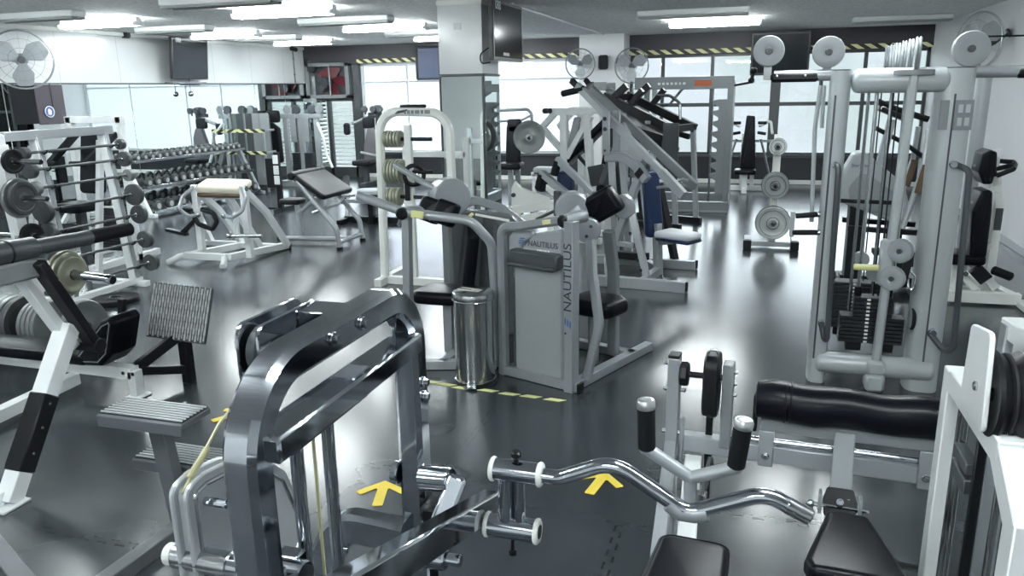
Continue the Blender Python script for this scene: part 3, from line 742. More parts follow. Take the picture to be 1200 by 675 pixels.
t.part('upper_rail',GREY,M().bar((xr0+.02,yp,zr-.098),(xr1,yp,zr-.098),.08,.05))
pts=[(xr0+(xr1-xr0)*k/12, yp-.005, zr+.006*math.sin(k*1.3)) for k in range(13)]
rd=[.075,.083,.082,.083,.085,.082,.078,.077,.078,.080,.081,.081,.078]
rl=M(); rl.loft([[v(p[0],p[1]+r*math.cos(2*PI*j/24),p[2]+r*math.sin(2*PI*j/24)) for j in range(24)] for p,r in zip([(pts[0][0]-.006,pts[0][1],pts[0][2])]+pts+[(pts[-1][0]+.006,pts[-1][1],pts[-1][2])],[.055]+rd+[.055])])
ro=t.part('roller_pad',VINYL,rl)
xs=xr0+.11; t.part('stitched_band',VINYL,M().ring((xs,yp-.005,zr),XA,.0835,.0035,32,6).ring((xs+.02,yp-.005,zr),XA,.0835,.0035,32,6),ro)
t.part('roller_bracket',BLACK,M().box((xr0-.004,yp,zr-.06),(.02,.05,.16),bv=.006))
# lever from the roller down to the hanging seat
a=v(q2(997,500).x,yp-.06,zb+.13); b=v(q2(985,592,2.86).x,2.86,.53)
xl=(a.x+b.x)/2
t.part('seat_lever',PALE,M().bar((xl,yp-.05,zb+.14),(xl-.015,2.86,.50),.075,.03,up=(0,.5,.8)))
sh=t.part('seat_hinge',BLACK,M().prism(roundpoly([(-.05,-.06),(.05,-.06),(.06,.0),(.045,.05),(-.045,.05),(-.06,.0)],.01),(xl-.015,2.855,.50),XA,(0,.55,.83),.02,.003))
bolt(t,(xl-.015,2.838,.51),(0,-1,.3),.009,CHROME,sh)
for sx in (-1,1): t.part('hinge_plate',PALE,M().box((xl-.015+sx*.068,2.84,.50),(.012,.05,.08)),sh)
t.part('hinge_pin',CHROME,M().cyl((xl-.11,2.84,.485),(xl+.085,2.84,.485),.009,seg=10).sph((xl-.115,2.84,.485),.016),sh)
cx=xl-.02+.03
out=roundpoly([(-.07,.42),(.07,.42),(.165,.07),(.14,.02),(-.125,.02),(-.145,.07)],.03,5)
t.part('seat',VINYL,M().pad(out,(cx,2.36,.475),XA,YA,.07,.026,.006))
t.part('seat_post',PALE,M().bar((cx,2.62,.44),(cx,2.62,0),.06,.06,up=YA).box((cx,2.75,.03),(.06,.9,.06)))
# front seat with bars running back to the upright
sx0=-.06
out=roundpoly([(-.135,.0),(.135,.0),(.115,.40),(-.115,.40)],.05,6)
t.part('seat',VINYL,M().pad(out,(sx0,1.985,.50),XA,YA,.085,.03,.008))
t.part('seat_piping',VINYL,M().tube([v(sx0+a_,1.985+b_,.532) for a_,b_ in inset(out,.008)],.007,seg=8,closed=True))
t.part('seat_post',PALE,M().bar((sx0,2.2,.455),(sx0,2.2,0),.06,.06,up=YA))
t.part('seat_bar',PALE,M().bar((xp,yp-.03,zb-.02),(xp+.075,2.42,.40),.05,.06))
t.part('seat_bar',WHITE,M().bar((xp+.10,yp-.05,zb-.05),(xp+.16,2.50,.40),.07,.03))
t.part('adjuster',STEEL,M().bar((xp+.19,2.95,.55),(xp+.155,2.62,.34),.02,.05).box((xp+.17,2.78,.46),(.05,.10,.03)))
t.part('base_rail',PALE,M().box((xp+.06,2.55,.03),(.06,1.2,.06)))
t.part('end_leg',PALE,M().bar((xe+.03,yp,0),(xe+.03,yp,zb),.06,.06,up=YA))
t.o.rotation_euler.z=math.radians(-3.6)
# ---------------- white weight machine at the right edge
t=T('white_pulley_machine','white box-frame pulley machine cut off by the right edge of the photo','gym machine',(.7,2.4,0))
xw=.70; yb_,yf_=2.76,2.02; zt=1.04
fr=M().bar((xw,yb_,0),(xw,yb_,zt+.03),.075,.075,up=YA).bar((xw,yb_-.03,zt),(xw,2.17,zt),.075,.075)
fr.bar((xw,2.2,zt),(xw+.01,2.02,.89),.075,.075).bar((xw+.01,2.04,.93),(xw+.01,2.04,0),.075,.09,up=YA)
fr.box((xw,2.4,.04),(.075,.85,.08))
t.part('frame',WHITE,fr)
for y in (2.60,2.23): t.part('bolt',STEEL,M().cyl((xw,y,zt+.036),(xw,y,zt+.042),.018,seg=16,bv=.002).cyl((xw,y,zt+.041),(xw,y,zt+.047),.010,seg=6,bv=.001))
for y in (2.66,2.62): t.part('guide_rod',STEEL,M().cyl((xw,y,.08),(xw,y,zt-.03),.014,seg=12))
t.part('strap',BLACK,M().box((xw,2.42,.55),(.03,.016,.94)))
t.part('guide_rod',STEEL,M().cyl((xw,2.2,.08),(xw,2.2,zt-.1),.02,seg=12))
t.part('cross_bracket',DARKG,M().box((xw-.01,2.52,.86),(.04,.16,.04)).box((xw-.01,2.52,.80),(.04,.16,.05)))
ws=M()
for k in range(10): ws.box((xw,2.42,.1+k*.028),(.10,.30,.026))
t.part('weight_stack',STACK,ws)
pc=v(xw+.0,2.235,zt+.165)
for sx in (-.055,.06): t.part('pulley_bracket',WHITE,M().prism(roundpoly([(-.13,-.13),(.12,-.13),(.10,.12),(-.09,.15)],.025),(xw+sx,2.36,zt+.155),YA,ZA,.014,.003))
t.part('bracket_bolt',STEEL,M().cyl((xw-.07,2.33,zt+.13),(xw+.075,2.33,zt+.13),.014,seg=12))
t.part('pulley',BLACK,M().disc_hole((xw,2.30,zt+.12),XA,[(.02,-.03),(.115,-.04),(.125,-.03),(.108,-.008),(.108,.008),(.125,.03),(.115,.04),(.02,.03)],36))
t.part('pulley_groove_cable',RUBBER,M().ring((xw,2.30,zt+.12),XA,.111,.007,32,6))
t.part('rear_post',PALE,M().bar((.95,3.12,0),(.95,3.12,1.14),.075,.075,up=YA))
t.part('rear_beam',WHITE,M().bar((.95,3.155,1.12),(1.02,2.5,1.12),.075,.07).bar((1.02,2.52,1.12),(1.02,2.52,0),.075,.075,up=YA).bar((1.02,2.52,.04),(xw,2.4,.04),.07,.08))
t.part('rear_base',WHITE,M().bar((.95,3.12,.04),(xw,yb_,.04),.07,.08))
h0=X(1072,668,xw-.03)
t.part('handle',BLACK,M().tube([(xw-.03,h0.y,h0.z+.01),Y(1037,659,2.62),Y(1046,690,2.5),Y(1046,690,2.5)+v(.16,0,-.03)],.013,.03))
t.part('handle_plate',CREAM,M().box((xw-.06,2.66,.2),(.12,.14,.02)))
# ---------------- white and black lying leg press on the left
t=T('leg_press','white and black leg press with ribbed footplate and grey roller bar at the left edge','gym machine',(-3.9,3.6,0))
xa=-3.5
foot=v(xa,2.62,0); kn=v(xa,3.15,.80); piv=v(xa,3.20,.68)
d=(kn-foot)
t.part('lower_post',WHITE,M().bar(foot+v(0,0,.0)+d*.02,kn,.085,.10,up=XA))
t.part('post_cover',BLACK,M().bar(foot+d*.18,foot+d*.60,.098,.112,up=XA,bv=.006))
t.part('foot_plate_small',WHITE,M().box((xa,2.62,.008),(.14,.16,.016)))
for k in (.28,.42,.55): p=foot+d*k; t.part('bolt',STEEL,M().cyl((xa+.05,p.y,p.z),(xa+.06,p.y,p.z),.008,seg=8))
a0=v(xa+.06,3.24,.66); a1=v(xa+.06,2.97,1.19)
t.part('lever',BLACK,M().bar(a0,a1,.05,.085,up=XA,bv=.006))
for k in (.1,.5,.85): p=a0+(a1-a0)*k; t.part('bolt',STEEL,M().cyl((xa+.08,p.y,p.z),(xa+.095,p.y,p.z),.008,seg=8))
t.part('pivot',BLACK,M().cyl((xa-.09,3.24,.66),(xa+.11,3.24,.66),.04,seg=18))
t.part('rear_lever',WHITE,M().bar((xa-.03,2.93,1.13),(xa-.03,3.18,.66),.05,.07,up=XA))
zb_=1.25
rb=t.part('roller_bar',DARKG,M().cyl((xa,2.60,zb_+.02),(xa,3.02,zb_),.058,seg=22,bv=.006).cyl((xa,3.0,zb_),(xa,3.38,zb_-.012),.042,seg=22,bv=.006))
t.part('bar_collar',BLACK,M().ring((xa,2.86,zb_+.008),YA,.058,.006,28,6),rb)
t.part('grip',GRIP,M().cyl((xa,3.36,zb_-.010),(xa,3.68,zb_-.016),.040,seg=20,bv=.008),rb)
t.part('lever_head',GREY,M().bar((xa,2.6,1.16),(xa,3.05,1.155),.11,.10,bv=.012))
t.part('weight_peg',CHROME,M().cyl((-3.66,3.3,1.045),(-3.30,3.3,1.025),.026,seg=20).cyl((-3.72,3.3,1.05),(-3.66,3.3,1.045),.055,seg=20))
t.part('peg_plug',BLACK,M().cyl((-3.302,3.3,1.025),(-3.297,3.3,1.025),.018,seg=16))
t.part('peg_arm',WHITE,M().bar((-3.745,3.32,1.05),(-3.745,2.98,1.10),.05,.05).bar((-3.745,2.98,1.10),(xa,2.98,1.13),.05,.05))
yb2=4.0
t.part('main_beam',WHITE,M().bar((-5.6,yb2,.19),(-3.93,yb2,.175),.08,.085))
for px in (573/3.97,617/3.97): p=Y(px,437,yb2-.04); t.part('beam_hole',BLACK,M().cyl((p.x,yb2-.041,.178),(p.x,yb2-.046,.178),.013,seg=14,bv=.001))
t.part('beam_leg',WHITE,M().box((-3.935,yb2,.095),(.06,.08,.19)).box((-3.93,yb2,.008),(.12,.12,.014)))
t.part('floor_bar',WHITE,M().bar((-4.42,2.3,.04),(-4.42,3.97,.10),.08,.08).bar((-4.42,2.62,.04),(xa,2.62,.04),.08,.08))
t.part('rear_floor_bar',WHITE,M().bar((-5.5,2.9,.04),(-5.5,yb2,.12),.08,.08))
t.part('bench_pad',VINYL,M().pad(roundpoly([(-.72,-.14),(.72,-.14),(.72,.14),(-.72,.14)],.05),(-4.92,yb2,.275),XA,YA,.075,.028))
for px in (-5.4,-4.6): t.part('pad_bracket',WHITE,M().box((px,yb2,.235),(.08,.1,.03)))
sp=[Y(*p,yb2-.02) for p in ((97,416),(130,372),(142,366),(148,375),(143,412),(132,424),(104,423))]
cx=-4.1
out=roundpoly([(q.x-cx,q.z-.4) for q in sp],.025,5)
t.part('seat_pad',VINYL,M().pad(out,(cx,yb2,.4),XA,ZA,.26,.035,.004))
t.part('pad_piping',GREY,M().tube([v(cx+a_,yb2-.128,.4+b_) for a_,b_ in inset(out,.035)],.005,seg=6,closed=True))
t.part('pad_post',BLACK,M().bar((-4.07,yb2+.1,.52),(-4.05,yb2+.1,.66),.045,.045,up=YA).box((-4.06,yb2+.1,.505),(.08,.07,.03)))
# footplate on its black bracket
fp=[Y(*p,4.3) for p in ((170,389),(184,335),(251,344),(240,398))]
bl,tl,tr,br=fp
up=((tl-bl)+(tr-br)).normalized(); rt=((br-bl)+(tr-tl)); W_=rt.length/2; rt=rt.normalized(); up=(up-rt*up.dot(rt)).normalized(); H_=((tl-bl).length+(tr-br).length)/2
up=(up+v(0,.35,0)).normalized(); rt=(rt-up*rt.dot(up)).normalized(); nn=rt.cross(up)
cc=(bl+tl+tr+br)/4
fpl=t.part('footplate',DARKG,M().boxm(cc,rt,nn,up,W_,.02,H_*1.04,.004))
rib=M()
for k in range(22):
    x=-W_/2+.012+k*(W_-.024)/21
    if nn.y>0: s_=-1
    else: s_=1
    for j in range(9): rib.boxm(cc+rt*x+nn*(s_*.0125)+up*(H_*(-.44+.11*j+(.03 if k%2 else 0))),rt,nn,up,.008 if (j+k)%2 else .0135,.008,H_*.112,.002)
t.part('tread_rib',mat('pale_tread',(.45,.47,.46),.5,.2),rib,fpl)
e0=v(-3.96,4.05,.19); e1=cc-up*(H_*.42)+v(0,.05,0)
t.part('footplate_bracket',BLACK,M().bar(e0,e1,.06,.07).bar(v(e1.x,e1.y+.02,0),e1+v(.0,.02,.04),.07,.07,up=YA).bar((-3.94,4.05,.17),(e1.x,e1.y+.02,.10),.06,.06))
# plates: small stack on the peg, each one a thing
def plate(name,label,c,axis,r,th,m,group,hole=.027,hub=True):
    t=T(name,label,'weight plate',tuple(c),0,group)
    prof=[(hole,-th/2),(r*.28,-th/2),(r*.34,-th*.32),(r*.74,-th*.32),(r*.80,-th/2),(r*.97,-th/2),(r,-th*.34),(r,th*.34),(r*.97,th/2),(r*.80,th/2),(r*.74,th*.32),(r*.34,th*.32),(r*.28,th/2),(hole,th/2)]
    t.part('disc',m,M().disc_hole(c,axis,prof,36))
    if hub: t.part('hub',STEEL if m is not STEEL else IRON,M().disc_hole(c,axis,[(hole,-th*.56),(r*.17+hole*.4,-th*.56),(r*.17+hole*.4,th*.56),(hole,th*.56)],20))
    return t
pr=[.085,.10,.105]
for k in range(3):
    plate('weight_plate',f'small olive plate on the chrome peg of the leg press, {ORD[k+1]} from the wall side',(-3.645+.002+k*.024+.02,3.3,1.0432-.0014*k),(1,0,-.05),[.13,.12,.10][k],.02,OLIVE,'small plates on the leg press peg',.031)
# plate storage behind the bench
t=T('plate_storage_bar','low white bar stand holding weight plates behind the leg press bench','plate rack',(-5.6,4.55,0))
t.part('peg',STEEL,M().cyl((-6.35,4.55,.25),(-4.85,4.55,.25),.024,seg=16))
for x in (-6.3,-5.09): t.part('leg',WHITE,M().bar((x,4.36,0),(x,4.55,.25),.05,.05).bar((x,4.74,0),(x,4.55,.25),.05,.05))
t.part('foot_rail',WHITE,M().box((-5.7,4.80,.02),(1.27,.05,.04)))
specs=[(-5.78,.222,.045,IRONG),(-5.725,.222,.045,IRONG),(-5.67,.222,.045,IRONG),(-5.615,.222,.045,IRONG),(-5.56,.222,.045,IRONG),(-5.495,.22,.06,IRON),(-5.36,.19,.035,IRONG),(-5.315,.19,.035,IRONG),(-5.27,.19,.035,IRONG),(-5.225,.19,.035,IRONG),(-4.90,.222,.05,IRONG)]
nm=['dark-rimmed grey','grey','grey','grey','grey','black rubber','smaller grey','smaller grey','smaller grey','smaller grey','large']
for k,(x,r,th,m) in enumerate(specs):
    plate('weight_plate',f'{nm[k]} weight plate, {ORD[k+1]} from the left on the low bar behind the leg press',(x,4.55,.25),XA,r,th,m,'plates on the low storage bar')
# ---------------- calf step with two ribbed treads
t=T('calf_step','grey steel step machine with two ribbed treads in front of the leg press','exercise step',(-2.5,2.6,0))
def tread(c,w,d,h,par=None):
    b=t.part('tread',STEPG,M().boxm(v(c)-v(0,0,.004),XA,YA,ZA,w,d,h,.004).box((c[0],c[1]-d/2-.002,c[2]-.02),(w,.012,.055)))
    t.part('tread_mat',RUBBER,M().boxm(v(c)+v(0,0,h/2-.002),XA,YA,ZA,w-.01,d-.01,.006,.002),b)
    r=M(); n=8
    for k in range(n): r.box((c[0],c[1]-d/2+.015+k*(d-.03)/(n-1),c[2]+h/2+.003),(w-.02,.010,.008),bv=.002)
    t.part('rib',SILVER,r,b)
    return b
tread((-2.535,2.655,.60),.46,.19,.03)
tread((-2.55,2.82,.30),.44,.19,.03)
t.part('post',STEPG,M().bar((-2.46,2.66,0),(-2.53,2.66,.59),.085,.06,up=YA))
t.part('rear_post',STEPG,M().bar((-2.42,2.84,0),(-2.42,2.84,.29),.06,.06,up=YA).box((-2.46,2.75,.26),(.10,.18,.05)))
t.part('base_rail',STEPG,M().bar((-2.45,2.92,.035),(-2.50,1.6,.035),.075,.07).bar((-2.44,2.84,.035),(-2.40,2.66,.035),.06,.06))
t.part('side_rail',STEPG,M().bar((-3.25,2.30,.05),(-2.50,1.95,.05),.08,.1))
t.part('foot_pad',BLACK,M().box((-2.46,2.95,.012),(.09,.06,.024)))

# ================================================================== LEFT AND MIDDLE OF THE ROOM
# ---------------- fixed barbell rack
t=T('barbell_rack','white upright rack holding a ladder of fixed barbells on the left','barbell rack',(-6.4,6.2,0))
def rx(z): return -6.24-.10*z
ROWZ=[1.50,1.345,1.175,.965,.75,.475,.215]
for y in (5.80,6.62):
    t.part('upright',WHITE,M().bar((rx(0)-.08,y,0),(rx(1.7)-.08,y,1.7),.07,.09,up=XA))
    t.part('front_strip',PALE,M().bar((rx(.05)-.028,y,.05),(rx(1.66)-.028,y,1.66),.05,.016,up=XA))
    t.part('foot',WHITE,M().box((-6.52,y,.03),(.72,.08,.06)))
    t.part('rear_upright',WHITE,M().bar((-6.82,y,.03),(rx(1.6)-.12,y,1.55),.06,.06,up=XA))
    for z in ROWZ:
        x=rx(z); t.part('hook',BLACK,M().tube([(x-.03,y,z-.02),(x+.002,y,z-.024),(x+.03,y,z-.01),(x+.034,y,z+.015)],.007,.012,seg=6))
t.part('top_beam',SILVER,M().bar((rx(1.66)-.07,5.45,1.655),(rx(1.66)-.07,6.72,1.655),.10,.085))
t.part('base_rail',WHITE,M().bar((-6.30,5.30,.06),(-6.30,6.68,.06),.07,.06))
t.part('rear_rail',WHITE,M().bar((-6.80,5.76,.12),(-6.80,6.66,.12),.05,.06))
rowr=[.055,.08,.065,.115,.10,.095,.095]
rown=['topmost','second','third','fourth','fifth','sixth','lowest']
headt=['small','mid-sized','small','large','mid-sized','mid-sized','mid-sized']
for k,z in enumerate(ROWZ):
    x=rx(z); r=rowr[k]; y0=5.56+.015*k; y1=6.78+.012*k; zc=z
    b=T('fixed_barbell',f'{rown[k]} fixed barbell on the white rack, with {headt[k]} disc ends','barbell',(x,(y0+y1)/2,zc),0,'fixed barbells on the white rack')
    b.part('bar',DARKG,M().cyl((x,y0,zc),(x,y1,zc),.0135,seg=12))
    for yy,sg in ((y0+.03,1),(y1-.03,-1)):
        e=b.part('end_disc',IRON if k!=2 else IRONG,M().lathe([(r*.3,-.034),(r*.75,-.03),(r*.96,-.028),(r,-.02),(r,.02),(r*.96,.028),(r*.75,.03),(r*.3,.034)],(x,yy,zc),YA,24))
        b.part('collar',STEEL,M().cyl((x,yy+sg*.034,zc),(x,yy+sg*.055,zc),.022,seg=12),e)
# ---------------- plate post at the far left
t=T('plate_post','white leaning plate post with horizontal pegs beside the barbell rack','plate rack',(-5.85,4.9,0))
t.part('post',WHITE,M().bar((-5.78,4.95,0),(-5.92,4.95,1.62),.10,.10,up=XA))
t.part('base',WHITE,M().box((-5.80,4.95,.03),(.55,.09,.06)).box((-5.95,5.15,.03),(.08,.5,.06)))
t.text('lettering','17 N',INK,(-5.81,4.895,.86),XA,ZA,.05)
for z in (1.19,1.49,.87):
    t.part('peg',STEEL,M().cyl((-6.15,4.95,z),(-5.50,4.95,z),.022,seg=14))
    t.part('peg_end',BLACK,M().cyl((-5.505,4.95,z),(-5.495,4.95,z),.02,seg=14))
t.part('arm',WHITE,M().bar((-5.90,4.95,1.66),(-6.40,5.28,1.68),.08,.08))
PG='plates on the white plate post'
for k,(x,z,r,th,m,lb) in enumerate([(-6.08,1.19,.17,.04,IRONG,'grey plate on the white plate post, middle peg, left of the post'),(-6.03,1.19,.165,.035,IRON,'dark plate on the white plate post, middle peg, against the post'),
    (-5.80,1.19,.165,.035,IRONG,'grey plate on the white plate post, middle peg, behind the outer one'),(-5.755,1.19,.14,.035,IRON,'outermost dark plate on the middle peg of the white plate post'),
    (-6.05,1.49,.11,.035,RUBBER,'small black plate on the top peg, left of the white plate post'),(-5.80,1.49,.10,.03,RUBBER,'small black plate on the top peg, right of the white plate post'),
    (-5.73,.87,.11,.04,RUBBER,'small black plate on the lowest peg of the white plate post')]):
    plate('weight_plate',lb,(x,4.95,z),XA,r,th,m,PG,.0235)
# ---------------- dumbbell rack and dumbbells
t=T('dumbbell_rack','long three-tier dumbbell rack in front of the wall mirrors','dumbbell rack',(-9.75,12.2,0))
DY0,DY1=10.65,13.65
TZ=[(.96,-9.98),(.53,-9.82),(.13,-9.70)]
for y in (DY0-.045,DY1+.045):
    t.part('upright',WHITE if y<12 else PALE,M().bar((-9.62,y,0),(-10.08,y,1.02),.07,.10,up=XA).box((-9.80,y,.03),(.6,.08,.06)))
for z,x in TZ:
    sg=-.0
    t.part('shelf',DARKG,M().boxm((x,(DY0+DY1)/2,z-.055),XA,YA,ZA,.30,DY1-DY0,.025))
    t.part('shelf_lip',STEEL,M().boxm((x+.152,(DY0+DY1)/2,z-.045),XA,YA,ZA,.014,DY1-DY0,.05))
def dumbbell(r,L):
    d=T('dumbbell','round-headed steel dumbbell','dumbbell',(0,0,0),0,'')
    d.part('handle',STEEL,M().cyl((-L/2,0,0),(L/2,0,0),.014,seg=10))
    for s_ in (-1,1):
        h=d.part('head',IRON,M().lathe([(r*.6,-.035),(r,-.028),(r,.028),(r*.9,.036),(r*.4,.038)],(s_*L/2,0,0),v(s_,0,0),18))
        d.part('end_cap',IRONL,M().cyl((s_*(L/2+.036),0,0),(s_*(L/2+.042),0,0),r*.55,seg=16,bv=.002),h)
    return d
for ti,(n,r,L) in enumerate(((17,.058,.15),(14,.074,.17),(10,.088,.18))):
    z,x=TZ[ti]; tn=['top','middle','bottom'][ti]
    first=None
    for k in range(n):
        y=DY0+.13+k*(DY1-DY0-.26)/(n-1); loc=(x,y,z-.042+r)
        lb=f'{ORD[k+1]} dumbbell from the left on the {tn} tier of the rack'
        if first is None:
            first=dumbbell(r,L); first.o.location=loc; first.o['label']=lb; first.o['group']=f'dumbbells on the {tn} tier'
        else: dup(first,loc,0,lb,f'dumbbells on the {tn} tier')
# ---------------- white biceps machine with tan pad
t=T('biceps_machine','white biceps curl machine with a worn tan arm pad','gym machine',(-6.2,8.1,0))
fy=7.68
t.part('front_foot',WHITE,M().tube([(-6.72,fy-.10,.02),(-6.60,fy,.09),(-6.5,fy+.03,.10)],.04,.05).tube([(-6.0,fy+.03,.10),(-5.93,fy-.06,.07),(-5.90,fy-.14,.02)],.04,.05).bar((-6.55,fy+.02,.10),(-5.96,fy+.02,.10),.08,.08))
for x in (-6.50,-5.93):
    t.part('side_rail',WHITE,M().bar((x+.0,fy+.02,.10),(x+.12,8.75,.05),.08,.08))
    t.part('rear_cap',BLACK,M().box((x+.125,8.77,.045),(.085,.05,.085)))
t.part('rear_rail',WHITE,M().bar((-6.4,8.55,.07),(-5.80,8.55,.07),.07,.07))
for x in (-6.47,-5.78):
    t.part('front_post',WHITE,M().bar((x,7.92,.06),(x,7.92,.93),.08,.07,up=YA))
    t.part('rear_leg',WHITE,M().rtube([(x,7.95,.86),(x,8.32,.56),(x+.02,8.70,.06)],.07,.08,XA,.1))
    t.part('post_cap',STEEL,M().cyl((x-.045,7.92,.90),(x+.045,7.92,.90),.035,seg=16))
t.part('top_rail',WHITE,M().bar((-6.5,8.0,.80),(-5.76,8.0,.80),.08,.07))
t.part('centre_post',WHITE,M().bar((-6.12,8.05,.8),(-6.0,8.45,.06),.08,.08))
pp=t.part('arm_pad',TANV,M().pad(roundpoly([(-.33,-.14),(.33,-.14),(.33,.16),(-.33,.16)],.04),(-6.15,8.02,.905),XA,(0,.96,.28),.09,.035,.012))
t.part('pad_underside',BROWN,M().boxm((-6.15,8.03,.845),XA,(0,.96,.28),(0,-.28,.96),.63,.28,.06,.02))
for sx,xx in ((1,-6.47),(-1,-5.78)):
    xo=xx-sx*.10
    t.part('swing_arm',PALE,M().tube([(xx,7.90,.91),(xo,7.80,.80),(xo,7.72,.66),(xx+sx*.04,7.70,.58),(xx+sx*.16,7.72,.60)],.022,.07,seg=10))
    t.part('arm_joint',STEEL,M().sph((xx+sx*.16,7.72,.60),.035))
t.part('cam_loop',BLACK,M().tube([(-6.45,7.78,.62),(-6.35,7.76,.48),(-6.15,7.76,.42),(-6.08,7.76,.52),(-6.12,7.76,.62),(-6.28,7.76,.66)],.03,.06,seg=10))
t.part('plate_peg',STEEL,M().cyl((-5.95,7.80,.34),(-5.50,7.80,.36),.024,seg=14).cyl((-5.97,7.80,.34),(-5.93,7.80,.34),.05,seg=14))
t.part('stop_tube',WHITE,M().tube([(-5.90,7.86,.30),(-5.90,7.86,.62)],.02).tube([(-5.84,7.82,.34),(-5.84,7.82,.66)],.018))
t.part('foot_lever',BLACK,M().bar((-6.50,7.95,.52),(-6.82,8.0,.30),.05,.05).bar((-7.05,8.02,.34),(-6.72,7.98,.30),.07,.04))
t.part('rear_seat',VINYLG,M().pad(roundpoly([(-.2,-.14),(.2,-.14),(.16,.14),(-.16,.14)],.06),(-7.15,8.7,.50),XA,YA,.07,.028))
t.part('seat_post',WHITE,M().bar((-7.12,8.7,.46),(-6.95,8.72,.04),.07,.07,up=XA).bar((-7.1,8.72,.04),(-6.4,8.68,.05),.07,.07))
# ---------------- grey preacher bench
t=T('preacher_bench','grey preacher curl bench with wide sloping black pad','preacher bench',(-5.5,9.15,0))
A,B,C_,D_=v(-5.72,8.88,.955),v(-5.72,9.70,.955),v(-5.27,9.60,.665),v(-5.27,8.82,.665)
o=(A+B+C_+D_)/4; ax=YA; ay=((A-D_)+(B-C_)).normalized(); ay=(ay-ax*ay.dot(ax)).normalized()
t.part('arm_pad',VINYLG,M().pad(roundpoly([(-.40,-.27),(.40,-.27),(.38,.24),(-.38,.24)],.05),o,ax,ay,.075,.028,.006))
t.part('pad_roll',VINYLG,M().cyl((-5.745,8.86,.945),(-5.745,9.70,.945),.055,seg=18,bv=.02))
t.part('pad_board',DARKG,M().boxm(o-ax.cross(ay)*.045,ax,ay,ax.cross(ay),.74,.46,.02))
t.part('seat',VINYLG,M().pad(roundpoly([(-.17,-.15),(.17,-.15),(.14,.15),(-.14,.15)],.09,6),(-5.98,9.25,.56),XA,YA,.075,.03))
for y in (8.86,9.50):
    t.part('front_leg',SILVER,M().tube([(-5.66,y+.04,.88),(-5.12,y,.28),(-5.09,y,.02)],.034,.10,seg=12))
    t.part('foot_cap',BLACK,M().cyl((-5.09,y,0),(-5.09,y,.035),.042,seg=14))
t.part('cross_tube',SILVER,M().tube([(-5.11,8.86,.09),(-5.11,9.50,.09)],.032,seg=12))
t.part('base_tube',SILVER,M().tube([(-5.12,9.2,.07),(-6.12,9.12,.06)],.036,seg=12))
t.part('end_cap',BLACK,M().cyl((-6.17,9.115,.06),(-6.08,9.12,.06),.05,seg=16))
t.part('seat_post',SILVER,M().bar((-5.84,9.18,.06),(-5.90,9.22,.53),.06,.06,up=XA))
t.part('upper_brace',SILVER,M().tube([(-5.88,9.2,.40),(-5.45,9.16,.70)],.03,seg=12))
t.part('bar_holder',PALE,M().tube([(-5.42,8.80,.48),(-5.32,8.9,.52),(-5.25,9.2,.55),(-5.28,9.4,.62),(-5.2,9.55,.62)],.02,.05,seg=10))
# ---------------- white arched weight machine
t=T('arch_frame_machine','white arched upright machine with olive weight plates on its pegs','gym machine',(-3.3,7.35,0))
ya=7.35
t.part('arch',CREAM,M().rtube([(-3.70,ya,0),(-3.66,ya,1.80),(-2.90,ya,1.78),(-2.88,ya,0)],.075,.085,YA,.22,n=10,rr=.02))
marks(t,'lettering',GREY,(-3.22,ya-.0435,1.79),XA,ZA,[.02,.03,.03,.05,.03,.06],.035,.012)
t.part('emblem',INK,M().prism(roundpoly([(-.07,-.02),(.05,.0),(.09,.03),(-.03,.012)],.004,3),(-3.40,ya-.0435,1.79),XA,ZA,.002,0))
t.part('top_handle',BLACK,M().bar((-3.42,ya,1.845),(-3.14,ya,1.845),.05,.035,bv=.012))
t.part('inner_post',CREAM,M().bar((-3.36,ya+.02,.05),(-3.36,ya+.02,1.66),.07,.06,up=YA))
t.part('base',CREAM,M().box((-3.29,ya,.04),(.84,.08,.08)).box((-3.69,ya+.25,.04),(.08,.9,.08)).box((-2.90,ya+.25,.04),(.08,.9,.08)))
for z,nn_ in ((1.52,'upper'),(1.19,'middle'),(.93,'lower')):
    t.part('peg',BLACK,M().cyl((-3.62,ya+.02,z),(-3.10,ya+.02,z),.02,seg=12))
t.part('rear_frame',WHITE,M().bar((-3.66,ya+.6,.05),(-3.66,ya+.6,1.5),.06,.06,up=YA).bar((-3.66,ya+.6,1.32),(-2.95,ya+.6,1.32),.06,.06).bar((-2.95,ya+.6,.05),(-2.95,ya+.6,1.5),.06,.06,up=YA))
t.part('hook_ring',BLACK,M().ring((-3.29,ya-.03,1.16),(.6,-.8,0),.10,.022,24,8).bar((-3.37,ya-.04,1.1),(-3.37,ya-.04,.9),.05,.03))
t.part('hook',STEEL,M().tube([(-3.25,ya-.05,1.18),(-3.20,ya-.06,1.08),(-3.12,ya-.06,1.06)],.016,.04,seg=8))
for z,r,n,nm_ in ((1.52,.085,5,'upper'),(1.19,.125,5,'middle'),(.93,.095,4,'lower')):
    for k in range(n):
        plate('weight_plate',f'{ORD[k+1]} olive plate from the left on the {nm_} peg of the white arched machine',(-3.595+k*.036,ya+.02,z),XA,r,.03,OLIVE,f'plates on the {nm_} peg of the arched machine',.0215,hub=False)
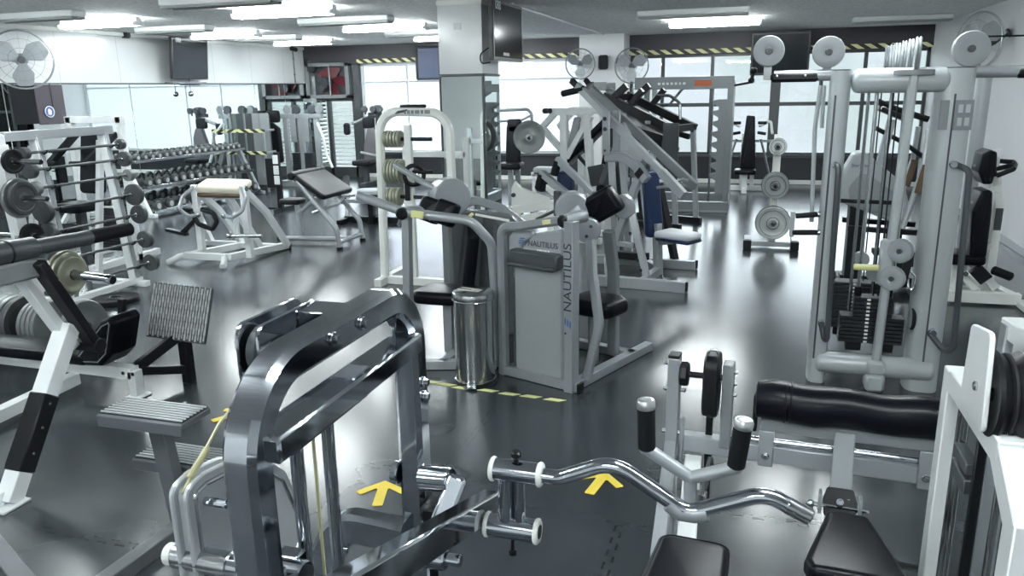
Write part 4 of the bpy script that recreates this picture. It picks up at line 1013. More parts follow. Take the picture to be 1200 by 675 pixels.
# ---------------- pedal bin
t=T('pedal_bin','round stainless steel pedal bin with paper label on its lid','bin',(-1.785,4.86,0))
bc=v(-1.785,4.86,0)
t.part('body',mat('bin_steel',(.50,.52,.53),.16,1.0,rvar=.04,nscale=3),M().lathe([(.142,.0),(.146,.004),(.146,.03),(.139,.034),(.139,.60),(.143,.602)],bc,ZA,36))
t.part('lid',STEEL,M().lathe([(.146,.602),(.148,.606),(.148,.635),(.143,.652),(.12,.664),(.02,.668)],bc,ZA,36))
t.part('rim',CHROME,M().ring(bc+v(0,0,.605),ZA,.146,.006,40,8))
t.part('base_ring',BLACK,M().lathe([(.147,.0),(.150,.004),(.150,.022),(.147,.026)],bc,ZA,36))
t.part('pedal',CHROME,M().prism(roundpoly([(-.05,-.035),(.05,-.035),(.035,.03),(-.035,.03)],.015),bc+v(.02,-.165,.018),XA,YA,.012,.004))
lb=t.part('label',LABEL,M().boxm(bc+v(-.02,-.01,.669),v(.98,-.2,0),v(.2,.98,0),ZA,.17,.07,.002,.0005))
marks(t,'lettering',REDV,bc+v(-.05,-.01,.6705),v(.98,-.2,0),v(.2,.98,0),[.018,.008,.018,.014,.018],.02,.005)
t.part('hinge',BLACK,M().box(bc+v(.0,.15,.61),(.08,.03,.05)))
# ---------------- grey abdominal machine pair
def naut_arch(t,P0,P1,knobend=True):
    pass
t=T('abdominal_machine','silver abdominal machine with black seat, left of the pedal bin','gym machine',(-2.0,5.3,0))
yn=4.96
t.part('front_post',PALE,M().bar((-2.34,yn,0),(-2.30,yn,1.17),.055,.07,up=YA))
t.part('arch_tube',PALE,M().tube([(-2.66,yn-.02,1.285),(-2.31,yn-.02,1.175),(-1.84,yn+.05,1.12),(-1.72,yn+.13,.95),(-1.70,yn+.19,.02)],.033,.14,seg=14,n=9))
t.part('knob',BLACK,M().cyl((-2.315,yn-.075,1.165),(-2.315,yn-.02,1.17),.042,seg=20,bv=.012))
t.part('label',YELLOWP,M().boxm((-2.20,yn-.045,1.165),v(1,0,-.1),YA,v(.1,0,1),.09,.02,.05,.003))
t.part('base_bar',PALE,M().bar((-2.34,yn,.035),(-1.72,yn+.18,.035),.07,.065).bar((-2.1,yn+.06,.035),(-2.05,6.1,.035),.07,.065))
t.part('seat',VINYL,M().pad(roundpoly([(-.20,-.17),(.20,-.17),(.18,.19),(-.16,.19)],.08,6),(-2.20,5.28,.50),XA,YA,.10,.04,.01))
t.part('seat_post',PALE,M().bar((-2.15,5.3,.04),(-2.15,5.3,.45),.07,.07,up=YA))
out=roundpoly([(-.13,-.28),(.12,-.28),(.13,.20),(.07,.32),(-.08,.32),(-.13,.2)],.06,5)
t.part('back_pad',VINYL,M().pad(out,(-2.05,5.50,.72),v(.5,-.86,0),v(.12,.06,1),.10,.035,.008))
t.part('back_post',DARKG,M().bar((-1.97,5.56,.05),(-1.90,5.60,1.05),.07,.10,up=XA))
t.part('weight_shroud',SHROUD,M().prism(roundpoly([(-.42,0),(.34,0),(.34,.80),(.12,1.02),(-.42,1.10)],.12,6),(-1.98,5.93,0),v(.75,.66,0),ZA,.20,.02))
t.part('shroud_frame',PALE,M().rtube([(-2.21,5.72,.0),(-2.21,5.72,1.20),(-1.92,5.96,1.06),(-1.72,6.10,.86),(-1.72,6.10,0)],.07,.07,(.66,-.75,0),.14,n=8))
hd=v(-2.25,5.66,1.19)
t.part('pivot_disc',PALE,M().cyl(hd+v(-.03,.04,0),hd+v(.05,-.06,0),.15,seg=30,bv=.01))
t.part('pivot_disc',GREY,M().cyl(hd+v(-.11,.14,0),hd+v(-.05,.06,0),.13,seg=30,bv=.01))
t.part('chest_pad',VINYL,M().pad(roundpoly([(-.10,-.09),(.10,-.09),(.09,.10),(-.09,.10)],.03),(-2.35,5.50,1.10),v(.9,-.3,-.2),v(.35,.2,.9),.11,.03).pad(roundpoly([(-.10,-.09),(.10,-.09),(.09,.10),(-.09,.10)],.03),(-2.20,5.44,1.09),v(.9,-.3,-.2),v(.35,.2,.9),.10,.03))
t.part('arm_lever',PALE,M().tube([(-2.25,5.6,1.2),(-2.45,5.62,1.30),(-2.75,5.75,1.42)],.024,.06,seg=10))
t.part('handle_loop',PALE,M().tube([(-2.52,5.28,1.02),(-2.42,5.20,1.16),(-2.30,5.18,1.18),(-2.22,5.2,1.08)],.014,.05,seg=8))
t.part('cable',CREAM,M().tube([(-1.98,5.5,1.08),(-1.70,5.45,1.05)],.010,seg=8))
t.part('pull_pin',YELLOWP,M().cyl((-1.98,5.3,1.08),(-1.93,5.3,1.12),.012,seg=10))
# right machine with weight tower
t=T('abdominal_machine','silver machine with lettered grey weight tower and black seat, right of the pedal bin','gym machine',(-1.3,5.2,0))
a20=math.radians(-20); u=v(math.cos(a20),math.sin(a20),0); n=v(-u.y,u.x,0)
P0=v(-1.63,5.05,0); 
def q(s,z,d=0): return P0+u*s+n*d+ZA*z
t.part('tower_tube',PALE,M().rtube([q(0,0),q(0,1.08),q(.14,1.09),q(.50,1.165)],.075,.06,n,.11,n=9,rr=.02))
pst=q(.585,0)
t.part('front_post',PALE,M().bar(pst+n*-.02,pst+n*-.02+ZA*1.17,.085,.07,up=u))
t.part('top_tube',PALE,M().cyl(q(.53,1.165,-.02),q(.60,1.185,.13),.042,seg=20,bv=.008))
t.part('knob',BLACK,M().cyl(q(.515,1.16,-.05),q(.53,1.165,-.015),.043,seg=20,bv=.012))
t.part('label',YELLOWP,M().boxm(q(.40,1.148,-.034),u+ZA*.2,n,ZA-u*.2,.07,.008,.03,.002))
out=roundpoly([(.10,.05),(.50,.05),(.50,1.10),(.27,1.05),(.10,.86)],.03,4)
t.part('tower_cover',PLASTIC,M().prism(out,q(0,0,.05),u,ZA,.10,.012))
t.part('tower_wing',PLASTIC,M().prism(roundpoly([(.03,.84),(.12,.84),(.14,.96),(.28,1.06),(.08,1.06),(.03,1.0)],.02,4),q(0,0,.06),u,ZA,.05,.008))
t.part('bottle_tray',DARKG,M().boxm(q(.30,.885,-.02),u,n,ZA,.40,.10,.11,.015).boxm(q(.30,.845,-.05),u,n,ZA,.38,.10,.03,.01))
t.part('side_shroud',SHROUD,M().prism([(.03,.05),(.10,.05),(.10,.84),(.03,.84)],q(0,0,.09),u,ZA,.04,.004).boxm(q(.06,.45,.28),u,n,ZA,.03,.40,.8,.004))
t.part('guide_rod',STEEL,M().cyl(q(.085,.05,.03),q(.085,.85,.03),.011,seg=10))
t.text('lettering','NAUTILUS',INK,q(.345,.985,-.003),u,ZA,.055,width=.24)
marks(t,'lettering',WPRINT,q(.35,.94,-.002),u,ZA,[.012,.02,.008,.02,.016],.02,.006)
t.text('lettering','NAUTILUS',INK,pst-n*.0640+ZA*.80,ZA,-u,.085,width=.45)
def swirl(c,ax,ay,r):
    for k in range(3):
        t.part('emblem_stripe',BLUE,M().prism(roundpoly([(-r,-.12*r),(r*.3,-.12*r),(r*.3+.35*r,.16*r),(-r*.6,.16*r)],.03*r,3),c+ay*((k-1)*.55*r)+ax*((k-1)*.25*r),ax,ay,.0015,0))
swirl(q(.175,.995,-.002),u,ZA,.03); swirl(pst-n*.0635+ZA*.50,ZA,-u,.035)
t.part('lettering_dot',INK,M().cyl(pst-n*.060+ZA*.42+u*-.02,pst-n*.0645+ZA*.42+u*-.02,.008,seg=12,bv=.001))
t.part('base',PALE,M().bar(q(-.03,.035),q(.64,.035),.07,.065).bar(q(.05,.035),q(.08,.035,.80),.07,.065).bar(q(.585,.035,-.03),q(.62,.035,1.05),.07,.065).bar(q(.08,.035,.8),q(.64,.035,.78),.07,.065))
t.part('base_cap',BLACK,M().boxm(q(.645,.035),u,n,ZA,.02,.07,.065,.004))
ws=M()
for k in range(14): ws.boxm(q(.29,.12+k*.028,.22),u,n,ZA,.32,.16,.026)
t.part('weight_stack',STACK,ws)
t.part('rear_upright',PALE,M().rtube([q(.62,.05,.12),q(.68,.45,.18),q(.60,.78,.22),q(.56,1.0,.26)],.05,.06,n,.15,n=6))
t.part('seat_frame',GREY,M().rtube([q(.50,.05,.70),q(.50,.70,.68),q(.50,1.0,.60)],.06,.08,n,.1))
t.part('seat',VINYL,M().pad(roundpoly([(-.20,-.17),(.20,-.16),(.22,.1),(.12,.19),(-.18,.17)],.08,6),(-1.02,5.33,.48),u,n,.12,.05,.012))
t.part('seat_post',PALE,M().bar((-1.04,5.36,.03),(-1.04,5.36,.43),.07,.07,up=YA))
dA=v(-1.20,5.36,1.165); dB=v(-1.075,5.30,1.035); dC=v(-.86,5.50,1.175); vw=v(.2,-.97,0)
t.part('pivot_housing',PALE,M().cyl(dA+vw*-.08,dA+vw*.04,.125,seg=30,bv=.012))
t.part('pivot_disc',PALE,M().cyl(dB+vw*-.02,dB+vw*.06,.09,seg=30,bv=.01))
for dx_,dz_ in ((.02,.03),(-.01,-.04)): t.part('bolt',INK,M().cyl(dB+vw*.058+v(dx_,0,dz_),dB+vw*.066+v(dx_,0,dz_),.012,seg=10,bv=.001))
t.part('pivot_disc',PALE,M().cyl(dC+vw*-.02,dC+vw*.06,.085,seg=30,bv=.01))
t.part('link_plate',PALE,M().bar(dA+vw*.03,dB+vw*.0,.03,.12,up=(.7,0,.7)).bar(dA-vw*.05,dC-vw*.02,.10,.10))
t.part('chest_pad',VINYL,M().pad(roundpoly([(-.13,-.10),(.13,-.10),(.12,.10),(-.12,.10)],.03),(-.985,5.38,1.20),v(.82,-.2,.5),v(-.5,0,.8),.12,.035))
for a_,b_ in ((v(-1.20,5.42,1.22),v(-1.48,5.55,1.40)),(v(-1.06,5.42,1.27),v(-1.36,5.55,1.50))):
    t.part('arm_tube',PALE,M().bar(a_,b_,.045,.045))
    d=(b_-a_).normalized(); t.part('arm_grip',GRIP,M().cyl(b_-d*.01-ZA*.01,b_+v(-.02,0,-.12),.03,seg=14))
t.part('lever_rod',DARKG,M().cyl((-1.25,5.5,1.18),(-1.52,5.55,1.05),.012,seg=8).cyl((-1.33,5.45,1.10),(-1.33,5.45,1.28),.03,seg=12))

# ---------------- machine seen through the rungs of the barbell rack
t=T('multi_gym','white multi-gym with black pads, seen through the rungs of the barbell rack','gym machine',(-7.7,7.6,0))
for x in (-8.05,-7.30):
    t.part('upright',WHITE,M().bar((x,7.75,0),(x,7.75,1.75),.08,.08,up=YA))
    t.part('floor_rail',WHITE,M().bar((x,7.0,.04),(x,8.1,.04),.08,.08))
t.part('top_rail',WHITE,M().bar((-8.1,7.75,1.72),(-7.25,7.75,1.72),.08,.08))
t.part('back_pad',VINYL,M().pad(roundpoly([(-.17,-.38),(.17,-.38),(.15,.38),(-.15,.38)],.06),(-7.66,7.62,1.22),XA,(0,.18,.98),.11,.035))
t.part('seat',VINYL,M().pad(roundpoly([(-.2,-.2),(.2,-.2),(.17,.2),(-.17,.2)],.06),(-7.66,7.30,.72),XA,YA,.11,.035))
t.part('seat_post',DARKG,M().bar((-7.66,7.32,.02),(-7.66,7.32,.67),.09,.09,up=YA))
ws=M()
for k in range(16): ws.box((-7.66,7.80,.12+k*.034),(.34,.16,.03))
t.part('weight_stack',STACK,ws)
for s_ in (-1,1):
    t.part('press_arm',BLACK,M().bar((-7.66+s_*.30,7.72,1.55),(-7.66+s_*.26,7.22,1.22),.07,.07))
    t.part('grip',GRIP,M().cyl((-7.66+s_*.26,7.24,1.24),(-7.66+s_*.10,7.18,1.24),.03,seg=12))
    t.part('leg_roller',GRIP,M().cyl((-7.66+s_*.05,6.98,.52),(-7.66+s_*.28,6.98,.52),.055,seg=14,bv=.015))
t.part('roller_shaft',STEEL,M().cyl((-7.92,6.98,.52),(-7.40,6.98,.52),.018,seg=10))
t.part('leg_arm',WHITE,M().bar((-7.66,7.14,.66),(-7.66,6.98,.50),.05,.05))
# ================================================================== CENTRE: PLATE-LOADED MACHINES
def hb(pa,pb,p0,ang,w,h,mb=None,up=None,off=0):
    """bar between two photo points read off the vertical plane (p0, ang)"""
    mb=mb or M(); n=v(-math.sin(math.radians(ang)),math.cos(math.radians(ang)),0)*off
    return mb.bar(PL(*pa,p0,ang)+n,PL(*pb,p0,ang)+n,w,h,up)
AN=-30
uH=v(math.cos(math.radians(AN)),math.sin(math.radians(AN)),0); nH=v(-uH.y,uH.x,0)
N0=v(-1.0,7.94,0); F0=v(-.82,8.80,0); M0=v(-.91,8.37,0)
t=T('incline_press','silver plate-loaded press with long lever arms, navy back pad and pale seat','gym machine',(-.95,8.35,0))
def drop(p): return v(p.x,p.y,0)
b0,b1=Z(700,334),Z(803,343)
t.part('base_rail',SILVER,M().bar(v(b0.x,b0.y,.055),v(b1.x,b1.y,.055),.08,.11))
c0,c1=Z(700,308),Z(815,316)
t.part('base_rail',SILVER,M().bar(v(c0.x,c0.y,.05),v(c1.x,c1.y,.05),.08,.10))
t.part('cross_rail',SILVER,M().bar(v(b0.x,b0.y,.05)+uH*.15,v(c0.x,c0.y,.05)+uH*.15,.07,.08))
for e in (b1,c1): t.part('end_cap',BLACK,M().boxm(v(e.x,e.y,.055),uH,nH,ZA,.014,.076,.10))
t.part('a_leg',SILVER,hb((735,226),(759,330),N0,AN,.07,.075))
for py,px in ((273,741.5),(304,750.5),(316,754)):
    p=PL(px,py,N0,AN)-nH*.038; t.part('bolt',INK,M().cyl(p,p-nH*.01,.02,seg=12))
t.part('a_leg',SILVER,hb((748,209),(714,306),N0,AN,.07,.075))
t.part('leg_brace',SILVER,hb((723,285),(744,288),N0,AN,.05,.05))
t.part('upright',SILVER,hb((716,178),(722,296),M0,AN,.07,.08))
t.part('pivot_plate',PALE,hb((714,130),(714,181),N0,AN,.02,.095,up=uH,off=-.05))
for py in (139,151,176): p=PL(713.5,py,N0,AN)-nH*.06; t.part('bolt',INK,M().cyl(p,p-nH*.012,.022 if py<170 else .012,seg=12))
t.part('pivot_plate',PALE,hb((714,130),(714,181),N0,AN,.02,.095,up=uH,off=.12))
t.part('rear_upright',SILVER,hb((726,150),(738,300),F0,AN,.07,.08))
t.part('curved_arm',PALE,M().rtube([PL(711,184,N0,AN),PL(732,184,N0,AN),PL(745,193,N0,AN),PL(758,211,N0,AN)],.08,.095,nH,.16,n=6))
t.part('arm_band',BLACK,hb((749,199.5),(754,206),N0,AN,.085,.10))
l1=t.part('lever',SILVER,hb((672,100),(772,203),N0,AN,.055,.075,off=.06))
t.part('lever_foot',PALE,hb((771,202),(797,230),N0,AN,.06,.09,off=.06),l1)
t.part('lever_tip',BLACK,hb((665,94),(680,109),N0,AN,.05,.06,off=.06),l1)
p=PL(760,195,N0,AN)-nH*.0; t.part('bolt',INK,M().cyl(p,p-nH*.02,.025,seg=12),l1)
l2=t.part('lever',GREY,hb((692,104),(815,219),F0,AN,.055,.10))
t.part('lever_tip',BLACK,hb((686,93),(694,104),F0,AN,.05,.05).bar(PL(694,98,F0,AN),PL(678,109,N0,AN)+nH*.06,.045,.045),l2)
t.part('handle',GRIP,M().cyl(PL(655,110,N0,AN)+nH*.06,PL(680,104,N0,AN)+nH*.06,.035,seg=14),l1)
t.part('cross_shaft',PALE,M().cyl(PL(713,139,N0,AN)-nH*.02,PL(722,139,F0,AN),.035,seg=14))
t.part('gusset',SILVER,M().prism(roundpoly([(-.1,-.25),(.42,-.25),(.1,.2)],.03),PL(735,160,F0,AN)-nH*.2,uH,ZA,.03))
bp=PL(764,239,M0,AN); 
t.part('back_pad',BLUEV,M().pad(roundpoly([(-.11,-.36),(.11,-.36),(.10,.36),(-.10,.36)],.05),bp,(nH+uH*.28),(ZA-uH*.13),.10,.035,.008))
t.part('pad_frame',PALE,hb((756,205),(763,270),M0,AN,.20,.03,up=uH))
sc_=PL(795,278,M0,AN)
t.part('seat',LABEL if False else mat('pale_vinyl',(.58,.61,.64),.42,bump=.1,nscale=120),M().pad(roundpoly([(-.22,-.17),(.22,-.13),(.22,.13),(-.22,.17)],.05),sc_+v(0,0,.025),uH,nH,.07,.03))
t.part('seat_base',BLUEV,M().boxm(sc_-v(0,0,.025),uH,nH,ZA,.42,.27,.04,.015))
t.part('seat_post',SILVER,M().bar(drop(PL(772,300,M0,AN)),PL(770,262,M0,AN),.07,.09,up=nH).bar(PL(773,285,M0,AN),sc_-v(0,0,.04),.05,.05))
t.part('foot_rail',SILVER,M().bar(v(*drop(PL(772,305,M0,AN)))+v(0,0,.05),v((b0.x+b1.x)/2,(b0.y+b1.y)/2,.05),.07,.09).bar(v(*drop(PL(772,305,M0,AN)))+v(0,0,.05),v((c0.x+c1.x)/2,(c0.y+c1.y)/2,.05),.07,.09))
t.part('weight_horn',STEEL,M().cyl(PL(757,210,F0,AN),PL(757,210,F0,AN)+nH*.30,.025,seg=12))
t.part('rear_strut',BLACK,M().bar(PL(772,215,F0,AN),drop(PL(792,290,F0,AN))+v(0,0,.06),.06,.09,up=nH))
t.part('rear_strut',DARKG,M().bar(PL(726,165,F0,AN),PL(708,215,F0,AN),.08,.12,up=nH))
t.part('lower_pad',BLACK,M().bar(PL(722,300,M0,AN)+v(0,0,.02),PL(758,303,M0,AN)+v(0,0,.02),.10,.08))
t.part('side_handle',PALE,M().tube([PL(770,220,M0,AN),PL(785,218,M0,AN),PL(800,210,M0,AN),PL(806,212,M0,AN)],.016,.04,seg=8))
# ---------------- white plate-loaded press
W0=v(-2.2,10.0,0); WA=-12
def w(px,py,off=0):
    n_=v(-math.sin(math.radians(WA)),math.cos(math.radians(WA)),0); return PL(px,py,W0,WA)+n_*off
def wp(px,py,off=0):
    return PL(px,py,W0+v(-math.sin(math.radians(WA)),math.cos(math.radians(WA)),0)*off,WA)
def wd(px,py,off=0):
    p=w(px,py,off); return v(p.x,p.y,0)
t=T('plate_loaded_press','white plate-loaded machine with black leaning pad, behind the silver press','gym machine',tuple(wd(665,230)))
nW=v(-math.sin(math.radians(WA)),math.cos(math.radians(WA)),0)
for off in (0,.55):
    t.part('top_beam',WHITE,M().bar(w(648,131,off),w(694,131,off),.08,.09))
    t.part('post',WHITE,M().bar(w(661,133,off),wd(663,230,off),.09,.09,up=nW))
    t.part('rear_post',WHITE,M().bar(w(688,133,off),wd(697,240,off),.09,.09,up=nW))
    t.part('front_brace',WHITE,M().bar(w(651,132,off),w(634,151,off),.07,.08,up=nW).bar(w(635,149,off),w(662,180,off),.07,.08,up=nW))
    t.part('diagonal',WHITE,M().bar(w(692,136,off),w(665,185,off),.07,.08,up=nW))
    t.part('base_rail',WHITE,M().bar(wd(640,230,off)+v(0,0,.04),wd(705,240,off)+v(0,0,.04),.08,.08))
t.part('cross_rail',WHITE,M().bar(wd(663,230)+v(0,0,.04),wd(663,230,.55)+v(0,0,.04),.08,.07).bar(w(650,131),w(650,131,.55),.07,.07))
for px in (640,646): t.part('knob',BLACK,M().cyl(w(px,130,-.05),w(px,130,.03),.035,seg=14))
t.part('cross_rod',PALE,M().cyl(w(640,130,0),w(650,131,0),.02,seg=10).cyl(w(646,130,0),w(650,131,0),.02,seg=10))
t.part('back_pad',VINYL,M().pad(roundpoly([(-.50,-.14),(.50,-.14),(.50,.14),(-.50,.14)],.04),w(688,163,.12),(w(707,144)-w(669,182)),nW,.09,.03))
t.part('pad_frame',BLACK,M().bar(w(672,182,.12),w(688,200,.12),.05,.04).bar(w(680,174,.12),w(690,196,.12),.04,.04))
PGp='large plates on the white press'
pc=wp(620,161,-.42)
pa_=v(.25,-.968,0)
plate('weight_plate','large olive-grey plate at the left of the white press, nearer one',pc,pa_,.205,.045,IRONG,PGp)
plate('weight_plate','large olive-grey plate at the left of the white press, behind the nearer one',pc-pa_*.16,pa_,.205,.045,IRONG,PGp)
t.part('peg_arm',WHITE,M().bar(w(634,152,0),pc-pa_*.34,.06,.06))
t.part('plate_peg',BLACK,M().cyl(pc+pa_*.16,pc-pa_*.34,.018,seg=12))
t.part('bracket',PALE,M().prism(roundpoly([(-.08,-.18),(.05,-.22),(.10,.2),(.02,.2)],.02),w(671,156,.02),(w(690,156)-w(660,156)),ZA,.05))
t.part('seat_pad',BLUEV,M().pad(roundpoly([(-.10,-.16),(.10,-.16),(.10,.16),(-.10,.16)],.03),w(667,214,-.1),XA,ZA,.2,.03))
t.part('lower_strut',BLACK,M().bar(w(707,175,.2),wd(688,232,.2)+v(0,0,.1),.10,.10,up=nW))
t.part('lower_strut',BLACK,M().bar(w(700,190,.35),wd(716,238,.35)+v(0,0,.1),.10,.10,up=nW))
t.part('foot_plate',DARKG,M().boxm(w(702,205,-.05),v(.9,-.3,.2),nW,v(-.2,0,.97),.24,.05,.26,.01))
t.part('spring_rod',STEEL,M().cyl(w(672,150,.1),w(672,185,.1),.02,seg=10))
# ---------------- cream low machine and bench beyond
C0_=v(-2.3,8.6,0)
t=T('low_row_machine','cream low plate-loaded machine seen between the two abdominal machines','gym machine',(-2.35,8.6,0))
def c(px,py,y=8.6): return Y(px,py,y)
def cd_(px,py,y=8.6): p=Y(px,py,y); return v(p.x,p.y,0)
t.part('side_plate',CREAM,M().prism([( (c(*q_)-c(612,232)).x,(c(*q_)-c(612,232)).z) for q_ in ((600,220),(604,212),(612,220),(645,232),(644,240),(606,246),(600,240))],c(612,232),XA,ZA,.06,.01))
t.part('main_beam',CREAM,M().bar(c(598,247),c(655,238),.09,.09).bar(c(600,258),c(650,249),.09,.07))
t.part('leg',CREAM,M().bar(c(606,240),cd_(606,270),.08,.08,up=YA).bar(c(645,245),cd_(648,270),.08,.08,up=YA))
t.part('foot_rail',CREAM,M().bar(cd_(590,270)+v(0,0,.04),cd_(660,268)+v(0,0,.04),.08,.08))
t.part('bolt',INK,M().cyl(c(603,228)-v(0,.06,0),c(603,228),.025,seg=12))
t.part('bolt',INK,M().cyl(c(599,246)-v(0,.06,0),c(599,246),.025,seg=12))
t.part('grip',BLACK,M().cyl(c(634,224),c(635,210),.07,seg=14,bv=.02))
t.part('lever',CREAM,M().bar(c(634,214),c(662,236),.06,.06))
yB=12.6
t=T('flat_bench','flat bench with pale pad beyond the white press','bench',tuple(v(Y(641,200,yB).x,yB,0)))
p0,p1=Y(626,199,yB),Y(657,199,yB); cx=(p0.x+p1.x)/2
t.part('pad',PLASTIC,M().pad(roundpoly([(-.22,-.14),(.22,-.14),(.22,.14),(-.22,.14)],.05),(cx,yB,p0.z),XA,YA,.10,.035))
t.part('frame',WHITE,M().bar((p0.x-.05,yB,p0.z-.07),(p1.x,yB,p0.z-.07),.06,.06).bar((p0.x,yB,.0),(p0.x,yB,p0.z-.07),.06,.06,up=YA).bar((p1.x-.06,yB,.0),(p1.x-.06,yB,p0.z-.07),.06,.06,up=YA).bar((p0.x,yB-.2,.03),(p0.x,yB+.2,.03),.06,.06))
t.part('pad_edge',BLACK,M().box((cx,yB,p0.z-.045),(.40,.26,.02)))
# ---------------- chest press in front of left windows
yC=12.8
def k(px,py,y=yC): return Y(px,py,y)
t=T('chest_press','chest press with charcoal pads and pale loop handles right of the mirrored pillar','gym machine',tuple(v(k(602,200).x,yC,0)))
t.part('back_pad',VINYLG,M().pad(roundpoly([(-.15,-.38),(.13,-.38),(.11,.38),(-.11,.38)],.05),k(602,172),XA,ZA,.12,.04))
t.part('head_pad',VINYLG,M().pad(roundpoly([(-.12,-.12),(.12,-.12),(.12,.12),(-.12,.12)],.04),k(603,148),XA,ZA,.12,.04))
t.part('handles',PALE,M().tube([k(575,130),k(618,128),k(623,133),k(623,144)],.025,.08,seg=8).tube([k(575,140),k(585,142),k(610,141),k(622,135)],.022,.1,seg=8))
t.part('seat',VINYLG,M().pad(roundpoly([(-.22,-.2),(.22,-.2),(.2,.2),(-.2,.2)],.06),k(602,193)-v(0,.18,0),XA,YA,.10,.035))
t.part('frame',PALE,M().bar(k(606,140,yC+.12),v(k(606,140,yC+.12).x,yC+.12,0),.08,.08,up=YA).bar(v(k(602,193).x,yC-.18,0),k(602,194)-v(0,.18,0),.08,.08,up=YA).box((k(602,190).x,yC-.1,.04),(.08,.9,.08)))
t.part('base',PALE,M().box((k(602,190).x,yC-.5,.04),(.6,.08,.08)))
# ---------------- black leg press behind
K0=v(-1.3,11.7,0); KA=-20; nK=v(-math.sin(math.radians(KA)),math.cos(math.radians(KA)),0)
def kb(px,py,off=0): return PL(px,py,K0,KA)+nK*off
def kd(px,py,off=0): p=kb(px,py,off); return v(p.x,p.y,0)
t=T('sled_press','black plate-loaded sled press with steep rails, behind the silver lever arms','gym machine',tuple(kd(770,220)))
for off in (-.35,.35):
    t.part('rail',BLACK,M().bar(kb(722,112,off),kb(803,152,off),.09,.12))
    t.part('lower_rail',BLACK,M().bar(kb(722,139,off),kb(796,162,off),.07,.08))
    t.part('upright',SILVER,M().bar(kb(800,148,off),kd(806,215,off),.07,.06,up=nK))
    t.part('front_leg',BLACK,M().bar(kb(728,120,off),kd(742,225,off),.09,.09,up=nK))
    t.part('strut',BLACK,M().bar(kb(748,100,off),kb(722,124,off),.06,.10).bar(kb(766,105,off),kb(748,128,off),.06,.08))
    t.part('base_rail',BLACK,M().bar(kd(735,222,off)+v(0,0,.04),kd(812,214,off)+v(0,0,.04),.08,.08))
t.part('back_plate',BLACK,M().prism([(-.5,-.18),(.45,-.42),(.45,-.3),(-.45,.16)],kb(752,138),v(math.cos(math.radians(KA)),math.sin(math.radians(KA)),0),ZA,.5,.01))
for q_ in ((725,114),(800,150)): t.part('cross_bar',BLACK,M().bar(kb(*q_,-.4),kb(*q_,.4),.08,.10))
t.part('footplate',GREY,M().prism(roundpoly([(-.15,-.06),(.15,-.06),(.15,.06),(-.15,.06)],.02),kb(706,101,.0),v(1,-.3,0),ZA,.30,.01).bar(kb(712,104),kb(726,114),.08,.08))
t.part('side_sheet',DARKG,M().boxm(kb(800,175,-.40),v(math.cos(math.radians(KA)),math.sin(math.radians(KA)),0),nK,ZA,.24,.02,.78))
t.part('pad',VINYL,M().pad(roundpoly([(-.22,-.2),(.22,-.2),(.2,.2),(-.2,.2)],.05),kb(776,172),v(.9,-.3,-.3),nK,.10,.035))
for off,px,py in ((-.42,748,133),(-.42,775,142),(-.42,733,147),(-.42,762,156)): t.part('rail_clip',PALE,M().boxm(kb(px,py,off),uH,nH,ZA,.10,.02,.05,.01))
t.part('handle_tube',STEEL,M().tube([kb(770,112),kb(785,112),kb(797,121),kb(797,140)],.022,.08,seg=8))
# ---------------- grey sawtooth rack
t=T('smith_rack','grey power rack with sawtooth uprights and a printed header beam','squat rack',(-1.0,13.3,0))
yR=12.95
def r(px,py,y=yR): return Y(px,py,y)
xr_=r(853,170).x; xl_=r(757,170).x; zt_=2.06
for x,nm_ in ((xr_,'right'),(xl_,'left')):
    for y in (yR,yR+1.0):
        t.part('upright',GREY if y==yR else SILVER,M().bar((x,y,0),(x,y,zt_),.09,.09,up=YA))
    teeth=[(0.0,.28),(-.26,.28),(-.26,.36)]
    out=[(0,.30),(0,1.78),(-.14,1.78)]
    zz=1.76
    while zz>.45:
        out+=[(-.23,zz),(-.20,zz-.05),(-.13,zz-.09),(-.13,zz-.14)]; zz-=.165
    out+=[(-.13,.30)]
    t.part('sawtooth_plate',GREY,M().prism(out,(x-.04,yR-.02,0),XA,ZA,.02,0).prism(out,(x-.04,yR+.16,0),XA,ZA,.02,0))
    t.part('side_rail',GREY,M().box((x,yR+.5,.09),(.09,1.2,.16)).box((x,yR+.5,zt_-.05),(.08,1.0,.08)))
    t.part('guide_rod',STEEL,M().cyl((x-.28,yR+.3,.1),(x-.28,yR+.3,zt_-.08),.018,seg=10))
hx0=r(744,98,yR-.05).x
t.part('header',GREY,M().box(((hx0+xr_+.05)/2,yR-.05,zt_-.02),(xr_+.05-hx0,.06,.19)))
zl=r(790,98,yR-.09).z
marks(t,'lettering',WPRINT,(r(787,97,yR-.085).x,yR-.083,zl),XA,ZA,[.04,.035,.035,.035,.035,.03,.04],.035,.03)
t.part('orange_sticker',ORANGE,M().box((r(824,97,yR-.085).x,yR-.083,zl),(.26,.006,.09),bv=.001))
for q_ in (-.05,1.05): t.part('base_rail',GREY,M().box(((xl_+xr_)/2,yR+q_,.09),(xr_-xl_+.1,.09,.17)))
t.part('base_trim',PALE,M().box(((xl_+xr_)/2,yR-.1,.02),(xr_-xl_+.1,.02,.035)))
t.part('pull_up_bar',STEEL,M().tube([(xl_+.1,yR+.1,zt_-.35),(xl_+.35,yR+.1,zt_-.35),(xl_+.55,yR+.1,zt_-.1),(xr_-.3,yR+.1,zt_-.1)],.022,.06,seg=10))
t.part('side_peg',BLACK,M().cyl((xr_+.04,yR,1.99),(xr_+.28,yR-.05,2.03),.02,seg=10).sph((xr_+.30,yR-.05,2.06),.05))
